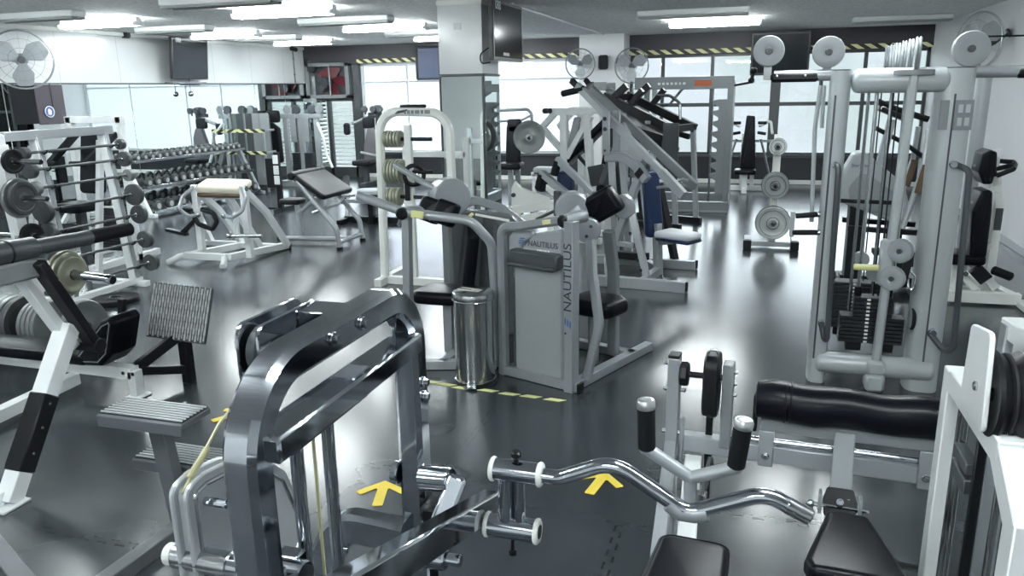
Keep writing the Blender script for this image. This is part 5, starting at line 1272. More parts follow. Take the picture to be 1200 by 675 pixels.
# ---------------- plate tree
t=T('plate_tree','white plate tree with three round plates facing the room, centre right','plate rack',(.28,10.16,0))
yT=10.16; xt=.29
t.part('post',CREAM,M().bar((xt,yT+.06,.08),(xt,yT+.06,1.40),.09,.07,up=YA))
t.part('base',SILVER,M().box((.28,yT,.05),(.50,.10,.06)))
for q_ in (-.0,.56): t.part('foot',PALE,M().box((.0+q_,yT,.065),(.08,.30,.12)))
for q_ in (-.0,.56): t.part('foot_cap',BLACK,M().box((.0+q_,yT-.16,.06),(.10,.10,.115),bv=.01))
for k_,(px,py,rr,m,lb) in enumerate([(911,172,.105,IRONL,'smallest pale plate, at the top of the white plate tree'),(908,218,.160,IRONG,'mid-sized grey plate in the middle of the white plate tree'),(903,262,.205,IRONL,'largest pale plate at the bottom of the white plate tree')]):
    z=max(Y(px,py,yT-.1).z,.305)
    t.part('peg',BLACK,M().cyl((xt,yT+.03,z),(xt,yT-.16,z),.022,seg=14))
    tp=plate('weight_plate',lb,(xt,yT-.07,z),YA,rr,.045,m,'plates on the white plate tree',.0235)
    for f_ in (.36,.78,.97): tp.part('raised_ring',DARKG,M().ring((xt,yT-.088 if f_<.9 else yT-.085,z),YA,rr*f_,.005,40,6))
    if k_: plate('weight_plate',['','rear mid-sized plate on the white plate tree, tucked behind the front one','rear large plate on the white plate tree, edge showing behind the front one'][k_],(xt,yT-.012,z+.0),YA,rr*1.04,.04,IRON,'plates on the white plate tree',.0235)
# ---------------- tall-pad press by the back windows
yP=15.7
def p_(px,py,y=yP): return Y(px,py,y)
t=T('shoulder_press','white press with tall black pad in front of the right back windows','gym machine',tuple(v(p_(876,215).x,yP,0)))
pts=[p_(*q_) for q_ in ((875,135),(885,136),(885,198),(867,198),(869,175),(873,150))]
cc=p_(877,168)
t.part('back_pad',VINYL,M().pad(roundpoly([(a_.x-cc.x,a_.z-cc.z) for a_ in pts],.03),cc,XA,(0,.1,1),.12,.035))
xx=cc.x
t.part('post',WHITE,M().bar((xx-.08,yP+.1,0),(xx-.08,yP+.1,1.1),.10,.08,up=YA).bar((xx+.1,yP+.1,0),(xx+.1,yP+.1,.9),.08,.08,up=YA))
t.part('seat',VINYL,M().pad(roundpoly([(-.2,-.2),(.2,-.2),(.2,.2),(-.2,.2)],.06),(xx-.03,yP-.22,.40),XA,YA,.09,.035))
t.part('seat_post',WHITE,M().bar((xx-.03,yP-.2,0),(xx-.03,yP-.2,.36),.10,.10,up=YA))
t.part('base_rail',WHITE,M().box((xx,yP+.1,.05),(1.15,.10,.09)).box((xx-.03,yP-.1,.05),(.10,.6,.09)))
for s_ in (-1,1):
    t.part('side_strut',STEEL,M().cyl((xx+s_*.22,yP-.0,1.0),(xx+s_*.48,yP+.05,.10),.022,seg=10))
    t.part('arm',WHITE,M().tube([(xx+s_*.18,yP+.1,1.22),(xx+s_*.38,yP,1.34),(xx+s_*.42,yP-.15,1.10)],.025,.06,seg=8))
    t.part('grip',BLACK,M().cyl((xx+s_*.16,yP-.1,1.30),(xx+s_*.30,yP-.16,1.30),.03,seg=10).cyl((xx+s_*.16,yP-.1,1.12),(xx+s_*.30,yP-.16,1.10),.03,seg=10))
    t.part('side_post',WHITE,M().bar((xx+s_*.5,yP+.1,.05),(xx+s_*.5,yP+.1,.38),.08,.08,up=YA))
t.part('cross_rail',PALE,M().bar((xx-.45,yP+.12,.95),(xx+.45,yP+.12,.95),.05,.05))
# ================================================================== CABLE TOWER
KP=v(.83,5.53,0); CA=-1.2
uC=v(math.cos(math.radians(CA)),math.sin(math.radians(CA)),0); nC=v(-uC.y,uC.x,0)
def cp(px,py,off=0): return PL(px,py,KP,CA)+nC*off
t=T('cable_tower','tall silver cable machine with side arms, pulleys and black weight stacks on the right','cable machine',tuple(KP))
def mid(a,b): return (a+b)/2
L0=cp(956,432); R0=cp(1077,440)
Lx=v(L0.x,L0.y,0); Rx=v(R0.x,R0.y,0)
ztop=cp(1060,92).z
sec=[(.055*math.cos(2*PI*i/20),.085*math.sin(2*PI*i/20)) for i in range(20)]
secw=[(.075*math.cos(2*PI*i/24),.085*math.sin(2*PI*i/24)) for i in range(24)]
for P_,lb in ((Lx,'l'),(Rx,'r')):
    secw=[((.105 if lb=='r' else .062)*a_,.13*b_) for a_,b_ in ((math.copysign(abs(math.cos(2*PI*i/32))**.55,math.cos(2*PI*i/32)),math.copysign(abs(math.sin(2*PI*i/32))**.8,math.sin(2*PI*i/32))) for i in range(32))]
    t.part('column',TOWER,M().sweep([P_,P_+v(0,0,ztop+.055)],secw,uC))
    t.part('column_cap',DARKG,M().sweep([P_+v(0,0,ztop+.052),P_+v(0,0,ztop+.062)],[(a_*.9,b_*.9) for a_,b_ in secw],uC))
    t.part('column_groove',DARKG,M().boxm(P_+uC*(-.01 if lb=='r' else -.03)-nC*.123+v(0,0,1.05),uC,nC,ZA,.012,.016,1.75,.002))
def capsule(a,b,r_): 
    d=(b-a).normalized(); L_=(b-a).length
    pr=[(r_*math.sin(PI/2*i/6),-r_*.6*math.cos(PI/2*i/6)) for i in range(1,7)]+[(r_*math.cos(PI/2*i/6),L_+r_*.6*math.sin(PI/2*i/6)) for i in range(0,6)]
    return M().lathe(pr,a,d,24)
t.part('top_beam',TOWER,capsule(Lx+uC*.10-nC*.08+v(0,0,ztop-.01),Rx-uC*.08-nC*.08+v(0,0,ztop-.01),.075))
zb0=cp(1018,424).z
t.part('bottom_beam',TOWER,capsule(Lx+uC*.02-nC*.10+v(0,0,.15),Rx+uC*.03-nC*.10+v(0,0,.15),.072))
cm=(Lx+Rx)/2
fx=cp(1021,437,-.14)
f0=v(fx.x,fx.y,0); 
t.part('front_foot',TOWER,M().boxm(f0+v(0,0,.16)+nC*.02,uC,nC,ZA,.11,.17,.10,.02).boxm(f0+v(0,0,.06),uC,nC,ZA,.12,.16,.12,.02))
topc=v(f0.x,f0.y,ztop)
f1=f0+uC*.045
t.part('front_rail',TOWER,M().bar(f0+v(0,0,.18),f1+v(0,0,ztop+.03),.055,.055,up=uC,bv=.012))
t.part('rail_cap',GREY,M().sweep([f1+v(0,0,ztop+.02),f1+v(0,0,ztop+.035),f1+v(0,0,ztop+.05)],[(.115*math.cos(2*PI*i/20),.055*math.sin(2*PI*i/20)) for i in range(20)],uC))
t.part('cap_arm',GREY,M().bar(f1+v(0,0,ztop+.03),f1+nC*.12+v(0,0,ztop+.03),.09,.03))
# top sheaves
for i in range(6):
    ctr=f1+nC*(.02+.25*i)+uC*(.01-.004*i)+v(0,0,ztop+.14)
    t.part('sheave',PLASTIC if i<5 else GREY,M().cyl(ctr-uC*.012,ctr+uC*.012,.085,seg=26,bv=.006) if False else M().disc_hole(ctr,(uC*.995-nC*.10),[(.02,-.014),(.08,-.012),(.100,-.016),(.105,-.008),(.095,0),(.105,.008),(.100,.016),(.08,.012),(.02,.014)],28))
    t.part('sheave_bracket',DARKG,M().bar(ctr-v(0,0,.10),ctr+v(0,0,.03),.03,.012,up=uC))
t.part('sheave_bed',TOWER,M().bar(f1+v(0,0,ztop+.03),f1+nC*1.45+v(0,0,ztop+.03),.05,.04))
# side arms with pulleys
aL=cp(907,83); aR=cp(1235,76)
zr_=ztop+.03
arm=t.part('side_arm',SILVER,M().cyl(v(aL.x,aL.y,zr_),Lx+v(0,0,zr_),.036,seg=18))
e_=v(aL.x,aL.y,zr_); t.part('arm_sleeve',BLACK,M().boxm(e_+uC*.13-v(0,0,.008),uC,nC,ZA,.30,.085,.065,.02),arm)
for px in (908,947): b_=cp(px+(3 if px<920 else -3),82,-.05); t.part('bolt',STEEL,M().cyl(v(b_.x,b_.y,zr_-.0),v(b_.x,b_.y,zr_-.0)-nC*.008,.008,seg=10),arm)
armr=t.part('side_arm',SILVER,M().cyl(Rx+v(0,0,zr_),v(aR.x,aR.y,zr_),.036,seg=18))
b_=cp(1195,80); t.part('arm_sleeve',BLACK,M().boxm(v(b_.x,b_.y,zr_-.008)+uC*.12,uC,nC,ZA,.28,.085,.065,.02),armr)
for px,py,rr in ((901,60,.098),(971,61,.098),(1138,57,.105)):
    ctr=cp(px,py); 
    pl_=t.part('pulley_wheel',PLASTIC,M().disc_hole(ctr,nC,[(.016,-.018),(rr*.5,-.026),(rr*.96,-.020),(rr,-.014),(rr*.93,0),(rr,.014),(rr*.96,.020),(.016,.018)],36))
    t.part('pulley_hub',DARKG,M().cyl(ctr-nC*.03,ctr+nC*.03,.022,seg=16),pl_)
    t.part('pulley_bracket',TOWER,M().boxm(v(ctr.x,ctr.y,(ctr.z+zr_)/2)+nC*.028,uC,nC,ZA,.05,.008,abs(ctr.z-zr_)+.05,.002),pl_)
c1_=cp(1150,45,-.03); t.part('cable',BLACK,M().tube([cp(1143,43),cp(1230,41)],.006,seg=6))
t.part('cable',BLACK,M().tube([cp(887,62),cp(884,80)],.005,seg=6).sph(cp(883,83),.025).tube([cp(883,85),cp(881,92)],.012))
# hanging attachments under the left arm
t.part('hook',DARKG,M().tube([cp(963,86),cp(962,100)],.012,seg=8))
t.part('strap',TOWER,M().tube([cp(962,100),cp(955,150),cp(951,260)],.014,seg=8).tube([cp(966,100),cp(963,150)],.012,seg=8))
# front-left U handle
hl=Lx-uC*.06
for pa,pb in (((957,249),(932,251)),((957,270),(928,270))):
    a_=cp(*pa,-.08);b_=cp(*pb,-.08); t.part('stub_handle',RUBBER,M().cyl(a_,b_,.018,seg=14)); t.part('stub_end',CHROME,M().cyl(a_,a_+uC*.02,.02,seg=12))
t.part('stub_plate',TOWER,M().bar(cp(929,246,-.08),cp(927,275,-.08),.02,.03,up=uC))
# long grab bars
t.part('grab_bar',DARKG,M().tube([Lx-nC*.12+v(0,0,cp(982,190).z),cp(980,192,-.22),cp(966,398,-.22),Lx-nC*.12+v(0,0,cp(958,372).z)],.019,.05,seg=12))
t.part('grab_bar',DARKG,M().tube([Rx+uC*.03-nC*.12+v(0,0,cp(1112,190).z),cp(1126,195,-.24),cp(1107,410,-.24),Rx+uC*.0-nC*.12+v(0,0,cp(1086,382).z)],.019,.05,seg=12))
for P_,py in ((Lx,190),(Lx,372)): a_=P_-nC*.125+v(0,0,cp(970,py).z); t.part('bar_end',CHROME,M().cyl(a_,a_-nC*.05,.022,seg=14))
for P_,py in ((Rx,190),(Rx,382)): a_=P_+uC*.02-nC*.125+v(0,0,cp(1095,py).z); t.part('bar_end',CHROME,M().cyl(a_,a_-nC*.05,.022,seg=14))
# weight stacks with guide rods, cables and selector marks
def stack(cen,w1,w2,n1,n2,z0,nm_):
    hh=.027
    for i in range(n1):
        wd_=w2 if i<n2 else w1
        t.part('weight_plate_slab',STACK,M().boxm(cen+v(0,0,z0+hh*(i+.5)),uC,nC,ZA,wd_,.13,hh*.86,.003))
        if i%1==0: t.part('selector_mark',LABEL,M().boxm(cen-uC*.03-nC*.066+v(0,0,z0+hh*(i+.5)),uC,nC,ZA,.022,.003,hh*.5,.0005))
    ztp=z0+hh*n1
    for s_ in (-1,1):
        t.part('guide_rod',STEEL,M().cyl(cen+uC*(s_*w1*.40)+v(0,0,z0-.06),cen+uC*(s_*w1*.40)+v(0,0,ztop-.05),.013,seg=10))
        t.part('rod_bush',BLACK,M().cyl(cen+uC*(s_*w1*.40)+v(0,0,ztp),cen+uC*(s_*w1*.40)+v(0,0,ztp+.06),.024,seg=12))
    t.part('stack_buffer',BLACK,M().boxm(cen+uC*.10+v(0,0,z0-.03),uC,nC,ZA,.10,.10,.06,.005).boxm(cen-uC*.10+v(0,0,z0-.03),uC,nC,ZA,.10,.10,.06,.005))
    t.part('lift_cable',BLACK,M().cyl(cen+v(0,0,ztp),cen+v(0,0,ztop-.02),.006,seg=6).cyl(cen+uC*.03+v(0,0,ztp),cen+uC*.03+v(0,0,ztop-.02),.005,seg=6))
    pc_=cen+v(0,0,ztp+.16); t.part('stack_pulley',PLASTIC,M().cyl(pc_-nC*.012,pc_+nC*.012,.06,seg=22,bv=.005))
sA=cm+nC*.06+uC*.0
stack(sA,.24,.40,12,7,.27,'front')
sB=cm+nC*.5-uC*.05
stack(sB,.46,.46,13,13,.24,'rear')
for q_ in (.15,.02,-.12): t.part('long_rod',STEEL,M().cyl(cm+nC*.30+uC*q_+v(0,0,.2),cm+nC*.30+uC*q_+v(0,0,ztop),.011,seg=8))
# carriage with two pulleys and carabiner
k1=cp(1050,287,-.20); k2=cp(1041,318,-.20)
for kk in (k1,k2):
    pw=t.part('carriage_pulley',PLASTIC,M().disc_hole(kk,(nC*.9+uC*.42),[(.012,-.02),(.03,-.028),(.072,-.022),(.078,-.012),(.070,0),(.078,.012),(.072,.022),(.012,.02)],32))
    t.part('pulley_hub',DARKG,M().cyl(kk-(nC*.9+uC*.42)*.034,kk+(nC*.9+uC*.42)*.03,.016,seg=12),pw)
t.part('carriage',TOWER,M().boxm(f0+v(0,0,(k1.z+k2.z)/2),uC,nC,ZA,.085,.09,.30,.015))
t.part('carriage_plate',BLACK,M().bar(k1+uC*.06,k2+uC*.06+v(0,0,-.02),.05,.02).bar(f0+uC*.04+v(0,0,k1.z),k1+uC*.03,.03,.05))
t.part('carabiner',CHROME,M().tube([k2+uC*.10+v(0,0,.05),k2+uC*.13+v(0,0,.02),k2+uC*.13-v(0,0,.06),k2+uC*.10-v(0,0,.07),k2+uC*.09+v(0,0,.0)],.007,.02,seg=8))
hp=f0-uC*.03+v(0,0,cp(1015,308,-.14).z); t.part('pull_handle',YELLOWP,M().cyl(hp,hp-uC*.16,.02,seg=14,bv=.006))
t.part('end_strap',RUBBER,M().ring(Rx-uC*.09+v(0,0,cp(1060,370).z)-nC*.05,uC,.07,.012,20,6))
# placards on the right column
for px0,px1 in ((1096,1106),(1113,1134)):
    a_,b_=cp(px0,134,-.135),cp(px1,134,-.135); z_=a_.z; hh=(cp(1120,117,-.1).z-cp(1120,151,-.1).z)
    ctr=(v(a_.x,a_.y,z_)+v(b_.x,b_.y,z_))/2; wd_=(b_-a_).length
    pl_=t.part('placard',GREY,M().boxm(ctr,uC,nC,ZA,wd_,.008,hh,.001))
    if px0>1105:
        for i in (-1,1):
            for j in (-1,1): t.part('placard_picture',TOWER,M().boxm(ctr+uC*(i*wd_*.2)+v(0,0,j*hh*.22)-nC*.005,uC,nC,ZA,wd_*.26,.003,hh*.28,.0005),pl_)
t.part('long_strap_bar',BLACK,M().bar(cp(985,248,.55),cp(1072,252,.55),.02,.03))
# ---------------- elliptical trainer behind the cable tower
yE=8.3
def e(px,py,y=yE): return Y(px,py,y)
t=T('elliptical_trainer','pale elliptical trainer with large rounded housing, seen through the cable tower','elliptical trainer',tuple(v(e(1030,250).x,yE,0)))
c0_=e(1025,225)
hs_=[(e(*q_).x-c0_.x,e(*q_).z-c0_.z) for q_ in ((983,205),(1000,178),(1012,176),(1058,215),(1066,250),(1050,262),(1010,245),(984,236))]
t.part('housing',PLASTIC,M().prism(roundpoly(hs_,.10,5),c0_,XA,ZA,.26,.04,True))
t.part('housing_trim',GREY,M().prism(roundpoly([(a_*.75,b_*.6-.05) for a_,b_ in hs_],.08,5),c0_-v(0,.135,0),XA,ZA,.012,.003))
t.text('lettering','StarTrac',INK,e(1008,194,yE-.135),XA,ZA,.045)
t.part('base',BLACK,M().bar(v(e(985,300).x,yE,.08),v(e(1075,300).x,yE,.08),.16,.10).box((e(990,300).x,yE,.04),(.10,.7,.08)).box((e(1070,300).x,yE,.04),(.10,.7,.08)))
t.part('housing_foot',BLACK,M().bar(c0_-v(.15,0,.12),v(c0_.x-.15,yE,.05),.14,.20,up=YA).bar(c0_-v(-.2,0,.15),v(c0_.x+.2,yE,.05),.14,.20,up=YA))
for s_ in (-1,1):
    t.part('pedal_arm',BLACK,M().bar(v(e(990,262).x,yE+s_*.25,e(990,262).z),v(e(1078,268).x,yE+s_*.25,e(1078,268).z),.06,.05))
    t.part('pedal',RUBBER,M().box((e(1050,290).x,yE+s_*.25,.32),(.35,.15,.05)).bar((e(1050,290).x,yE+s_*.25,.30),(e(1060,290).x,yE+s_*.25,.12),.05,.05))
    t.part('swing_pole',SILVER,M().tube([v(e(1052,262).x,yE+s_*.28,e(1052,262).z),v(e(1076,190).x,yE+s_*.28,e(1076,190).z),v(e(1082,150).x,yE+s_*.24,e(1082,150).z)],.024,.1,seg=10))
    t.part('pole_cover',BROWN,M().bar(v(e(1068,222).x,yE+s_*.28,e(1068,222).z),v(e(1078,190).x,yE+s_*.28,e(1078,190).z),.06,.06,up=YA))
t.part('mast',SILVER,M().bar(c0_+v(.0,0,.12),e(1045,140),.07,.09,up=YA))
t.part('console',BLACK,M().boxm(e(1048,134),v(.9,0,-.4),YA,v(.4,0,.9),.30,.34,.05,.015))
t.part('grip_bar',BLACK,M().tube([e(1026,118),e(1050,128),e(1088,140)],.03,.05,seg=10).tube([e(1026,150),e(1060,168),e(1085,186)],.022,.05,seg=10))
# ---------------- white seated press by the right wall
yS=7.95
def s_at(px,py,y=yS): return Y(px,py,y)
t=T('seated_press','white seated press with black back pads against the right wall','gym machine',tuple(v(s_at(1150,340).x,yS,0)))
def padpts(pts,c_): return [(s_at(*q_).x-c_.x,s_at(*q_).z-c_.z) for q_ in pts]
c1_=s_at(1144,260); t.part('back_pad',VINYL,M().pad(roundpoly(padpts([(1131,297),(1134,245),(1145,222),(1158,220),(1157,245),(1151,296),(1143,303),(1134,302)],c1_),.03),c1_,XA,ZA,.34,.03))
c2_=s_at(1152,196); t.part('head_pad',VINYL,M().pad(roundpoly(padpts([(1142,200),(1147,178),(1156,174),(1164,177),(1163,196),(1158,214),(1147,214)],c2_),.025),c2_,XA,ZA,.30,.03))
for px,py in ((1142,194),(1139,237),(1133,282)): a_=s_at(px,py,yS-.165); t.part('pad_stud',GREY,M().cyl(a_-v(.0,.02,0),a_,.012,seg=10))
for px,py in ((1142,194),):pass
t.part('back_post',WHITE,M().rtube([s_at(1150,300),s_at(1163,215),s_at(1168,175)],.06,.06,YA,.05))
xb2=s_at(1169,262).x
t.part('frame_post',CREAM,M().rtube([v(xb2,yS+.05,0),v(xb2,yS+.05,s_at(1175,240).z),s_at(1165,207),s_at(1160,203)],.09,.08,YA,.16,n=7))
t.part('frame_rail',CREAM,M().bar(s_at(1150,290),v(xb2,yS+.05,s_at(1172,288).z),.06,.06))
t.part('label',DARKG,M().box((xb2,yS-.005-.0,s_at(1173,257).z),(.06,.01,.20),bv=.002))
zf=.07
f0_,f1_=s_at(1107,342,yS),s_at(1192,342,yS)
t.part('base_rail',CREAM,M().bar(v(f0_.x-.1,yS-.1,zf),v(f1_.x,yS-.1,zf),.09,.10).bar(v(f1_.x-.04,yS-.12,zf),v(f1_.x-.25,yS+.8,zf),.08,.09))
t.part('base_foot',CREAM,M().boxm(v(f1_.x+.02,yS-.2,.03),XA,YA,ZA,.10,.30,.05))
t.part('diagonal',CREAM,M().bar(s_at(1136,304),s_at(1165,336),.16,.075).bar(s_at(1124,318),s_at(1142,338),.10,.06))
t.part('stop_block',BLACK,M().bar(s_at(1142,314,yS-.1),s_at(1155,328,yS-.1),.08,.12))
t.part('bolt',INK,M().cyl(s_at(1132,321,yS-.06),s_at(1132,321,yS-.085),.022,seg=12))
t.part('leg_grip',GRIP,M().cyl(s_at(1163,316,yS-.1),s_at(1186,325,yS-.1),.04,seg=14,bv=.01))
t.part('seat',VINYL,M().pad(roundpoly([(-.24,-.18),(.2,-.18),(.2,.18),(-.24,.18)],.06),v(s_at(1122,305).x,yS,.42),XA,YA,.10,.035))
t.part('seat_post',CREAM,M().bar(v(s_at(1122,305).x,yS,.08),v(s_at(1122,305).x,yS,.40),.08,.08,up=YA))
for i,(pa,pb) in enumerate((((1162,188),(1188,190)),((1163,199),(1190,193)),((1168,206),(1188,198)))):
    t.part('press_handle',BLACK,M().cyl(s_at(*pa,yS-.12*i+.1),s_at(*pb,yS-.12*i+.1),.022,seg=10))
t.part('handle_link',BLACK,M().tube([s_at(1188,190,yS+.1),s_at(1190,193,yS-.02),s_at(1188,198,yS-.14)],.02,seg=8).bar(s_at(1162,188,yS+.1),s_at(1166,205,yS-.14),.03,.04))
pg=Y(1155,85,8.25)
t.part('guide_post',SILVER,M().cyl((pg.x,8.25,0),(pg.x,8.25,2.10),.06,seg=18))
t.part('guide_foot',CREAM,M().bar((pg.x,8.25,.05),(f1_.x-.1,yS-.1,.06),.08,.08))
t.part('handle_arm',CREAM,M().bar(s_at(1166,196),s_at(1170,225),.06,.06,up=YA))
# chain of cables on the floor by the right wall
# ================================================================== REAR LEFT
yG=14.45
def g(px,py,y=yG): return Y(px,py,y)
t=T('drum_tower','grey panelled weight tower with two hazard-striped rings beside the dumbbell rack','gym machine',tuple(v(g(303,200).x,yG,0)))
gx=g(303,180).x; zt=g(303,133).z
for i in range(5):
    a_=-.55+1.1*i/4; pos=v(gx+.40*math.sin(a_*1.6),yG-.22*math.cos(a_*1.6),zt/2+.06)
    t.part('panel',[SILVER,GREY,DARKG,GREY,GREY][i],M().boxm(pos,v(math.cos(a_*1.3),math.sin(a_*1.3),0),v(-math.sin(a_*1.3),math.cos(a_*1.3),0),ZA,.19,.03,zt-.1,.006))
t.part('core',DARKG,M().cyl((gx,yG+.1,0),(gx,yG+.1,zt-.03),.24,seg=24))
for py in (152,177):
    z=g(303,py).z; o_=[v(gx-.62,yG-.5,z),v(gx+.5,yG-.5,z),v(gx+.5,yG-.1,z)]
    t.part('striped_rail',TAPE,M().bar((gx-.30,yG-.48,z),(gx+.52,yG-.48,z),.05,.07))
    t.part('rail_arm',PALE,M().bar((gx-.62,yG-.48,z-.02),(gx-.30,yG-.48,z-.0),.04,.05).bar((gx+.5,yG-.48,z),(gx+.42,yG+.0,z),.04,.04).bar((gx-.3,yG-.48,z),(gx-.30,yG+.0,z),.04,.04))
for xx in (gx-.30,gx+.50): t.part('rail_leg',PALE,M().bar((xx,yG-.48,0),(xx,yG-.48,g(303,150).z),.04,.04,up=YA))
for dx in (-.16,.02): t.part('top_knob',DARKG,M().cyl((gx+dx,yG,zt),(gx+dx,yG,zt+.12),.05,seg=12,bv=.02))
yH=15.15
def h(px,py,y=yH): return Y(px,py,y)
t=T('pulley_station','grey pulley station with twin dark weight stacks near the back left corner','gym machine',tuple(v(h(355,200).x,yH,0)))
x0,x1=h(338,180).x,h(374,180).x; zt=h(355,136).z
for xx in (x0,x1,(x0+x1)/2+.0): t.part('upright',SILVER,M().bar((xx,yH,0),(xx,yH,zt),.11,.09,up=YA))
t.part('top_beam',PALE,M().box(((x0+x1)/2,yH,zt),(x1-x0+.3,.12,.09)))
t.part('base_beam',SILVER,M().box(((x0+x1)/2,yH,.06),(x1-x0+.2,.5,.12)))
for xx in ((x0*.7+x1*.3),(x0*.3+x1*.7)):
    w=M()
    for i in range(16): w.box((xx,yH,.16+i*.036),(.20,.14,.032))
    t.part('weight_stack',STACK,w); t.part('guide_rod',STEEL,M().cyl((xx-.06,yH,.1),(xx-.06,yH,zt),.014,seg=8).cyl((xx+.06,yH,.1),(xx+.06,yH,zt),.014,seg=8))
    t.part('stack_shield',PALE,M().box((xx,yH-.09,1.25),(.14,.02,.6)))
for i,dx in enumerate((-.30,-.08,.30,.48)):
    cc_=v((x0+x1)/2+dx,yH-.02,zt+.14); t.part('top_pulley',DARKG if i%3 else GREY,M().cyl(cc_-YA*.03,cc_+YA*.03,.10,seg=20,bv=.01)); t.part('pulley_bracket',GREY,M().box(cc_-v(0,-.05,.06),(.05,.02,.16)))
t.part('side_pad',VINYLG,M().pad(roundpoly([(-.14,-.45),(.14,-.45),(.12,.3),(-.1,.45),(-.12,.3)],.06),(x0-.20,yH-.12,.95),XA,ZA,.12,.04))
t.part('head_pad',VINYLG,M().pad(rrect(.30,.26,.05),(x0-.22,yH-.12,1.5),XA,ZA,.12,.04).bar((x0-.22,yH-.05,1.5),(x0,yH,1.5),.05,.05))
t.part('pad_arm',SILVER,M().bar((x0-.18,yH-.06,.95),(x0,yH,.95),.06,.06))
t.part('side_arm',WHITE,M().tube([(x1+.05,yH-.05,1.35),(x1+.25,yH-.2,1.05),(x1+.30,yH-.2,.70),(x1+.42,yH-.2,.42)],.03,.08,seg=8))
yD=15.6
def d_(px,py,y=yD): return Y(px,py,y)
t=T('pec_machine','dark chest machine with grey-brown pads in front of the louvred door','gym machine',tuple(v(d_(435,210).x,yD,0)))
cx=d_(436,170).x
t.part('back_pad',mat('taupe_vinyl',(.12,.115,.125),.45,bump=.1),M().pad(roundpoly([(-.22,-.42),(.24,-.42),(.20,.2),(.1,.42),(-.06,.42),(-.16,.1)],.07),(cx,yD,d_(436,172).z),XA,ZA,.13,.04))
t.part('head_pad',VINYLG,M().pad(rrect(.26,.24,.05),(d_(432,143).x,yD,d_(432,144).z),XA,ZA,.14,.04))
t.part('post',DARKG,M().bar((cx+.12,yD+.15,0),(cx+.12,yD+.15,1.7),.12,.10,up=YA).bar((cx+.1,yD+.15,1.45),(cx-.08,yD,1.45),.05,.05).bar((cx+.1,yD+.15,.9),(cx,yD+.02,.9),.06,.06))
t.part('arm',PALE,M().tube([d_(430,138),d_(413,145)],.035,seg=10)); t.part('arm_pad',VINYLG,M().pad(rrect(.14,.26,.06),d_(408,151)-v(0,.05,0),XA,ZA,.12,.04))
t.part('top_beam',DARKG,M().bar(d_(432,134,yD+.15),d_(447,134,yD+.15),.08,.08)); 
for px in (427,437,445): t.part('top_pulley',DARKG,M().cyl(d_(px,128)-YA*.03,d_(px,128)+YA*.03,.07,seg=16).box(d_(px,131)+v(0,.05,0),(.03,.03,.12)))
t.part('seat',VINYLG,M().pad(roundpoly([(-.22,-.22),(.22,-.22),(.2,.2),(-.2,.2)],.07),(cx-.05,yD-.3,.50),XA,YA,.11,.04))
t.part('seat_post',DARKG,M().bar((cx-.05,yD-.25,0),(cx-.05,yD-.25,.46),.10,.10,up=YA).box((cx,yD-.1,.04),(.12,.9,.08)))
t.part('thigh_bar',PALE,M().cyl((cx-.1,yD-.35,.72),(cx+.35,yD-.45,.66),.03,seg=10).bar((cx+.12,yD+.1,.7),(cx+.3,yD-.43,.67),.05,.05))
# black and white upright stand, bench with pale seat
yQ=11.5
q0=Z(330,248)
t=T('squat_stand','black squat stand with a white slotted face plate, behind the preacher bench','squat stand',(q0.x,q0.y,0))
t.part('post',BLACK,M().bar((q0.x,q0.y,0),(q0.x,q0.y,1.02),.08,.08,up=YA))
for zz in (.55,.72,.90): t.part('face_plate',WHITE,M().box((q0.x,q0.y-.05,zz),(.10,.02,.15),bv=.006))
t.part('side_plate',BLACK,M().box((q0.x-.14,q0.y+.02,.66),(.20,.04,.50)))
t.part('base',BLACK,M().bar((q0.x-.35,q0.y,.035),(q0.x+.02,q0.y,.035),.07,.07).bar((q0.x,q0.y-.30,.035),(q0.x,q0.y+.55,.035),.07,.07))
t.part('base_end',PALE,M().box((q0.x,q0.y-.32,.04),(.08,.06,.08)))
b0_=Z(440,262)
t=T('adjustable_bench','black bench with pale oval seat between the preacher bench and the arched machine','bench',(b0_.x,b0_.y,0))
bx_,by_=b0_.x,b0_.y
t.part('seat',mat('pale_seat_vinyl',(.42,.45,.48),.4,bump=.1),M().pad(roundpoly([(-.25,-.19),(.25,-.19),(.25,.19),(-.25,.19)],.12,6),(bx_,by_,.50),v(.9,.43,0),v(-.43,.9,0),.08,.03,.01))
t.part('seat_rim',BLACK,M().pad(roundpoly([(-.26,-.2),(.26,-.2),(.26,.2),(-.26,.2)],.12,6),(bx_,by_,.445),v(.9,.43,0),v(-.43,.9,0),.05,.015))
t.part('column',BLACK,M().bar((bx_-.05,by_,.0),(bx_-.05,by_,.44),.09,.09,up=YA))
t.part('base',BLACK,M().bar((bx_-.55,by_+.05,.05),(bx_+.45,by_+.10,.05),.09,.09).bar((bx_-.5,by_-.25,.04),(bx_-.5,by_+.35,.04),.08,.07))
t.part('leg_roller',GRIP,M().cyl((bx_-.62,by_+.30,.66),(bx_-.40,by_-.12,.56),.055,seg=16,bv=.015)); t.part('roller_arm',WHITE,M().bar((bx_-.50,by_+.1,.61),(bx_-.52,by_+.08,.08),.07,.06,up=YA))
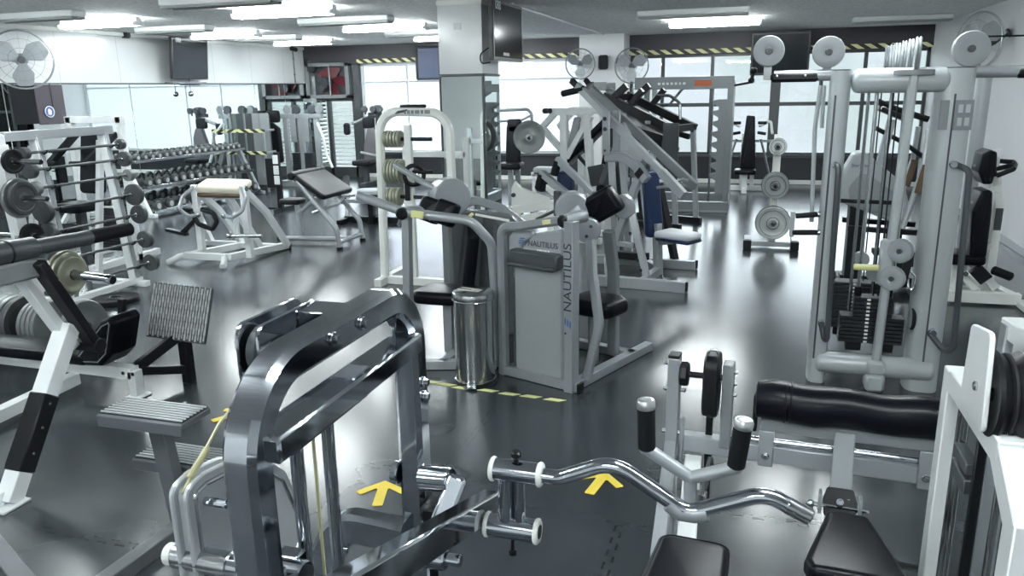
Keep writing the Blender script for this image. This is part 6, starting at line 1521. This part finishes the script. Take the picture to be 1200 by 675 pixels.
t.part('lever',PALE,M().bar((bx_-.3,by_-.35,.40),(bx_+.35,by_-.6,.42),.05,.05).bar((bx_-.05,by_-.02,.36),(bx_-.1,by_-.42,.40),.05,.05)); t.part('lever_knob',BLACK,M().sph((bx_-.34,by_-.34,.40),.06))
# plate lying on the floor by the barbell rack
pc_=Z(129,351)+v(.12,-.05,0); t=plate('weight_plate','black ring-shaped plate lying flat on the floor beside the barbell rack',(pc_.x,pc_.y,.025),ZA,.22,.045,RUBBER,None,.05)
# dark emblem panel, added in place of a reflection in the left mirrors
a_,b_=X(39,100,-9.95),X(72,100,-9.95); zc=(X(55,99,-9.95).z+X(55,146,-9.95).z)/2
t=T('reflection_panel','dark panel with round blue and white emblem, imitating a reflection in the left mirrors','reflection_panel',(-9.95,(a_.y+b_.y)/2,zc))
W_=b_.y-a_.y; H_=X(55,99,-9.95).z-X(55,146,-9.95).z
t.part('panel_face',mat('dark_plum_panel',(.055,.048,.06),.7,noise=.1),M().boxm(v(-9.95,(a_.y+b_.y)/2,zc),YA,XA,ZA,W_,.02,H_,.004))
t.part('panel_strip',CASE,M().boxm(v(-9.935,(a_.y+b_.y)/2+.02,zc+.1),YA,XA,ZA,.012,.012,H_*.7,.002))
t.part('hanger',STEEL,M().bar((-9.95,a_.y,zc+H_/2),(-9.95,b_.y,zc+H_/2),.025,.025).bar((-9.95,a_.y+.05,zc+H_/2),(-10.19,a_.y+.05,zc+H_/2),.02,.02).bar((-9.95,b_.y-.05,zc+H_/2),(-10.19,b_.y-.05,zc+H_/2),.02,.02))
ec=X(58,131,-9.93); er=.085
t.part('emblem',BLUE,M().cyl(ec,ec+XA*.006,er,seg=32,bv=.001)); t.part('emblem_ring',WPRINT,M().ring(ec+XA*.006,XA,er*.92,.006,32,6)); t.part('emblem_figure',WPRINT,M().prism(roundpoly([(-.03,-.04),(.025,-.045),(.035,.01),(.0,.05),(-.03,.03)],.015),ec+XA*.008,YA,ZA,.003,0))
bpy.context.view_layer.update()
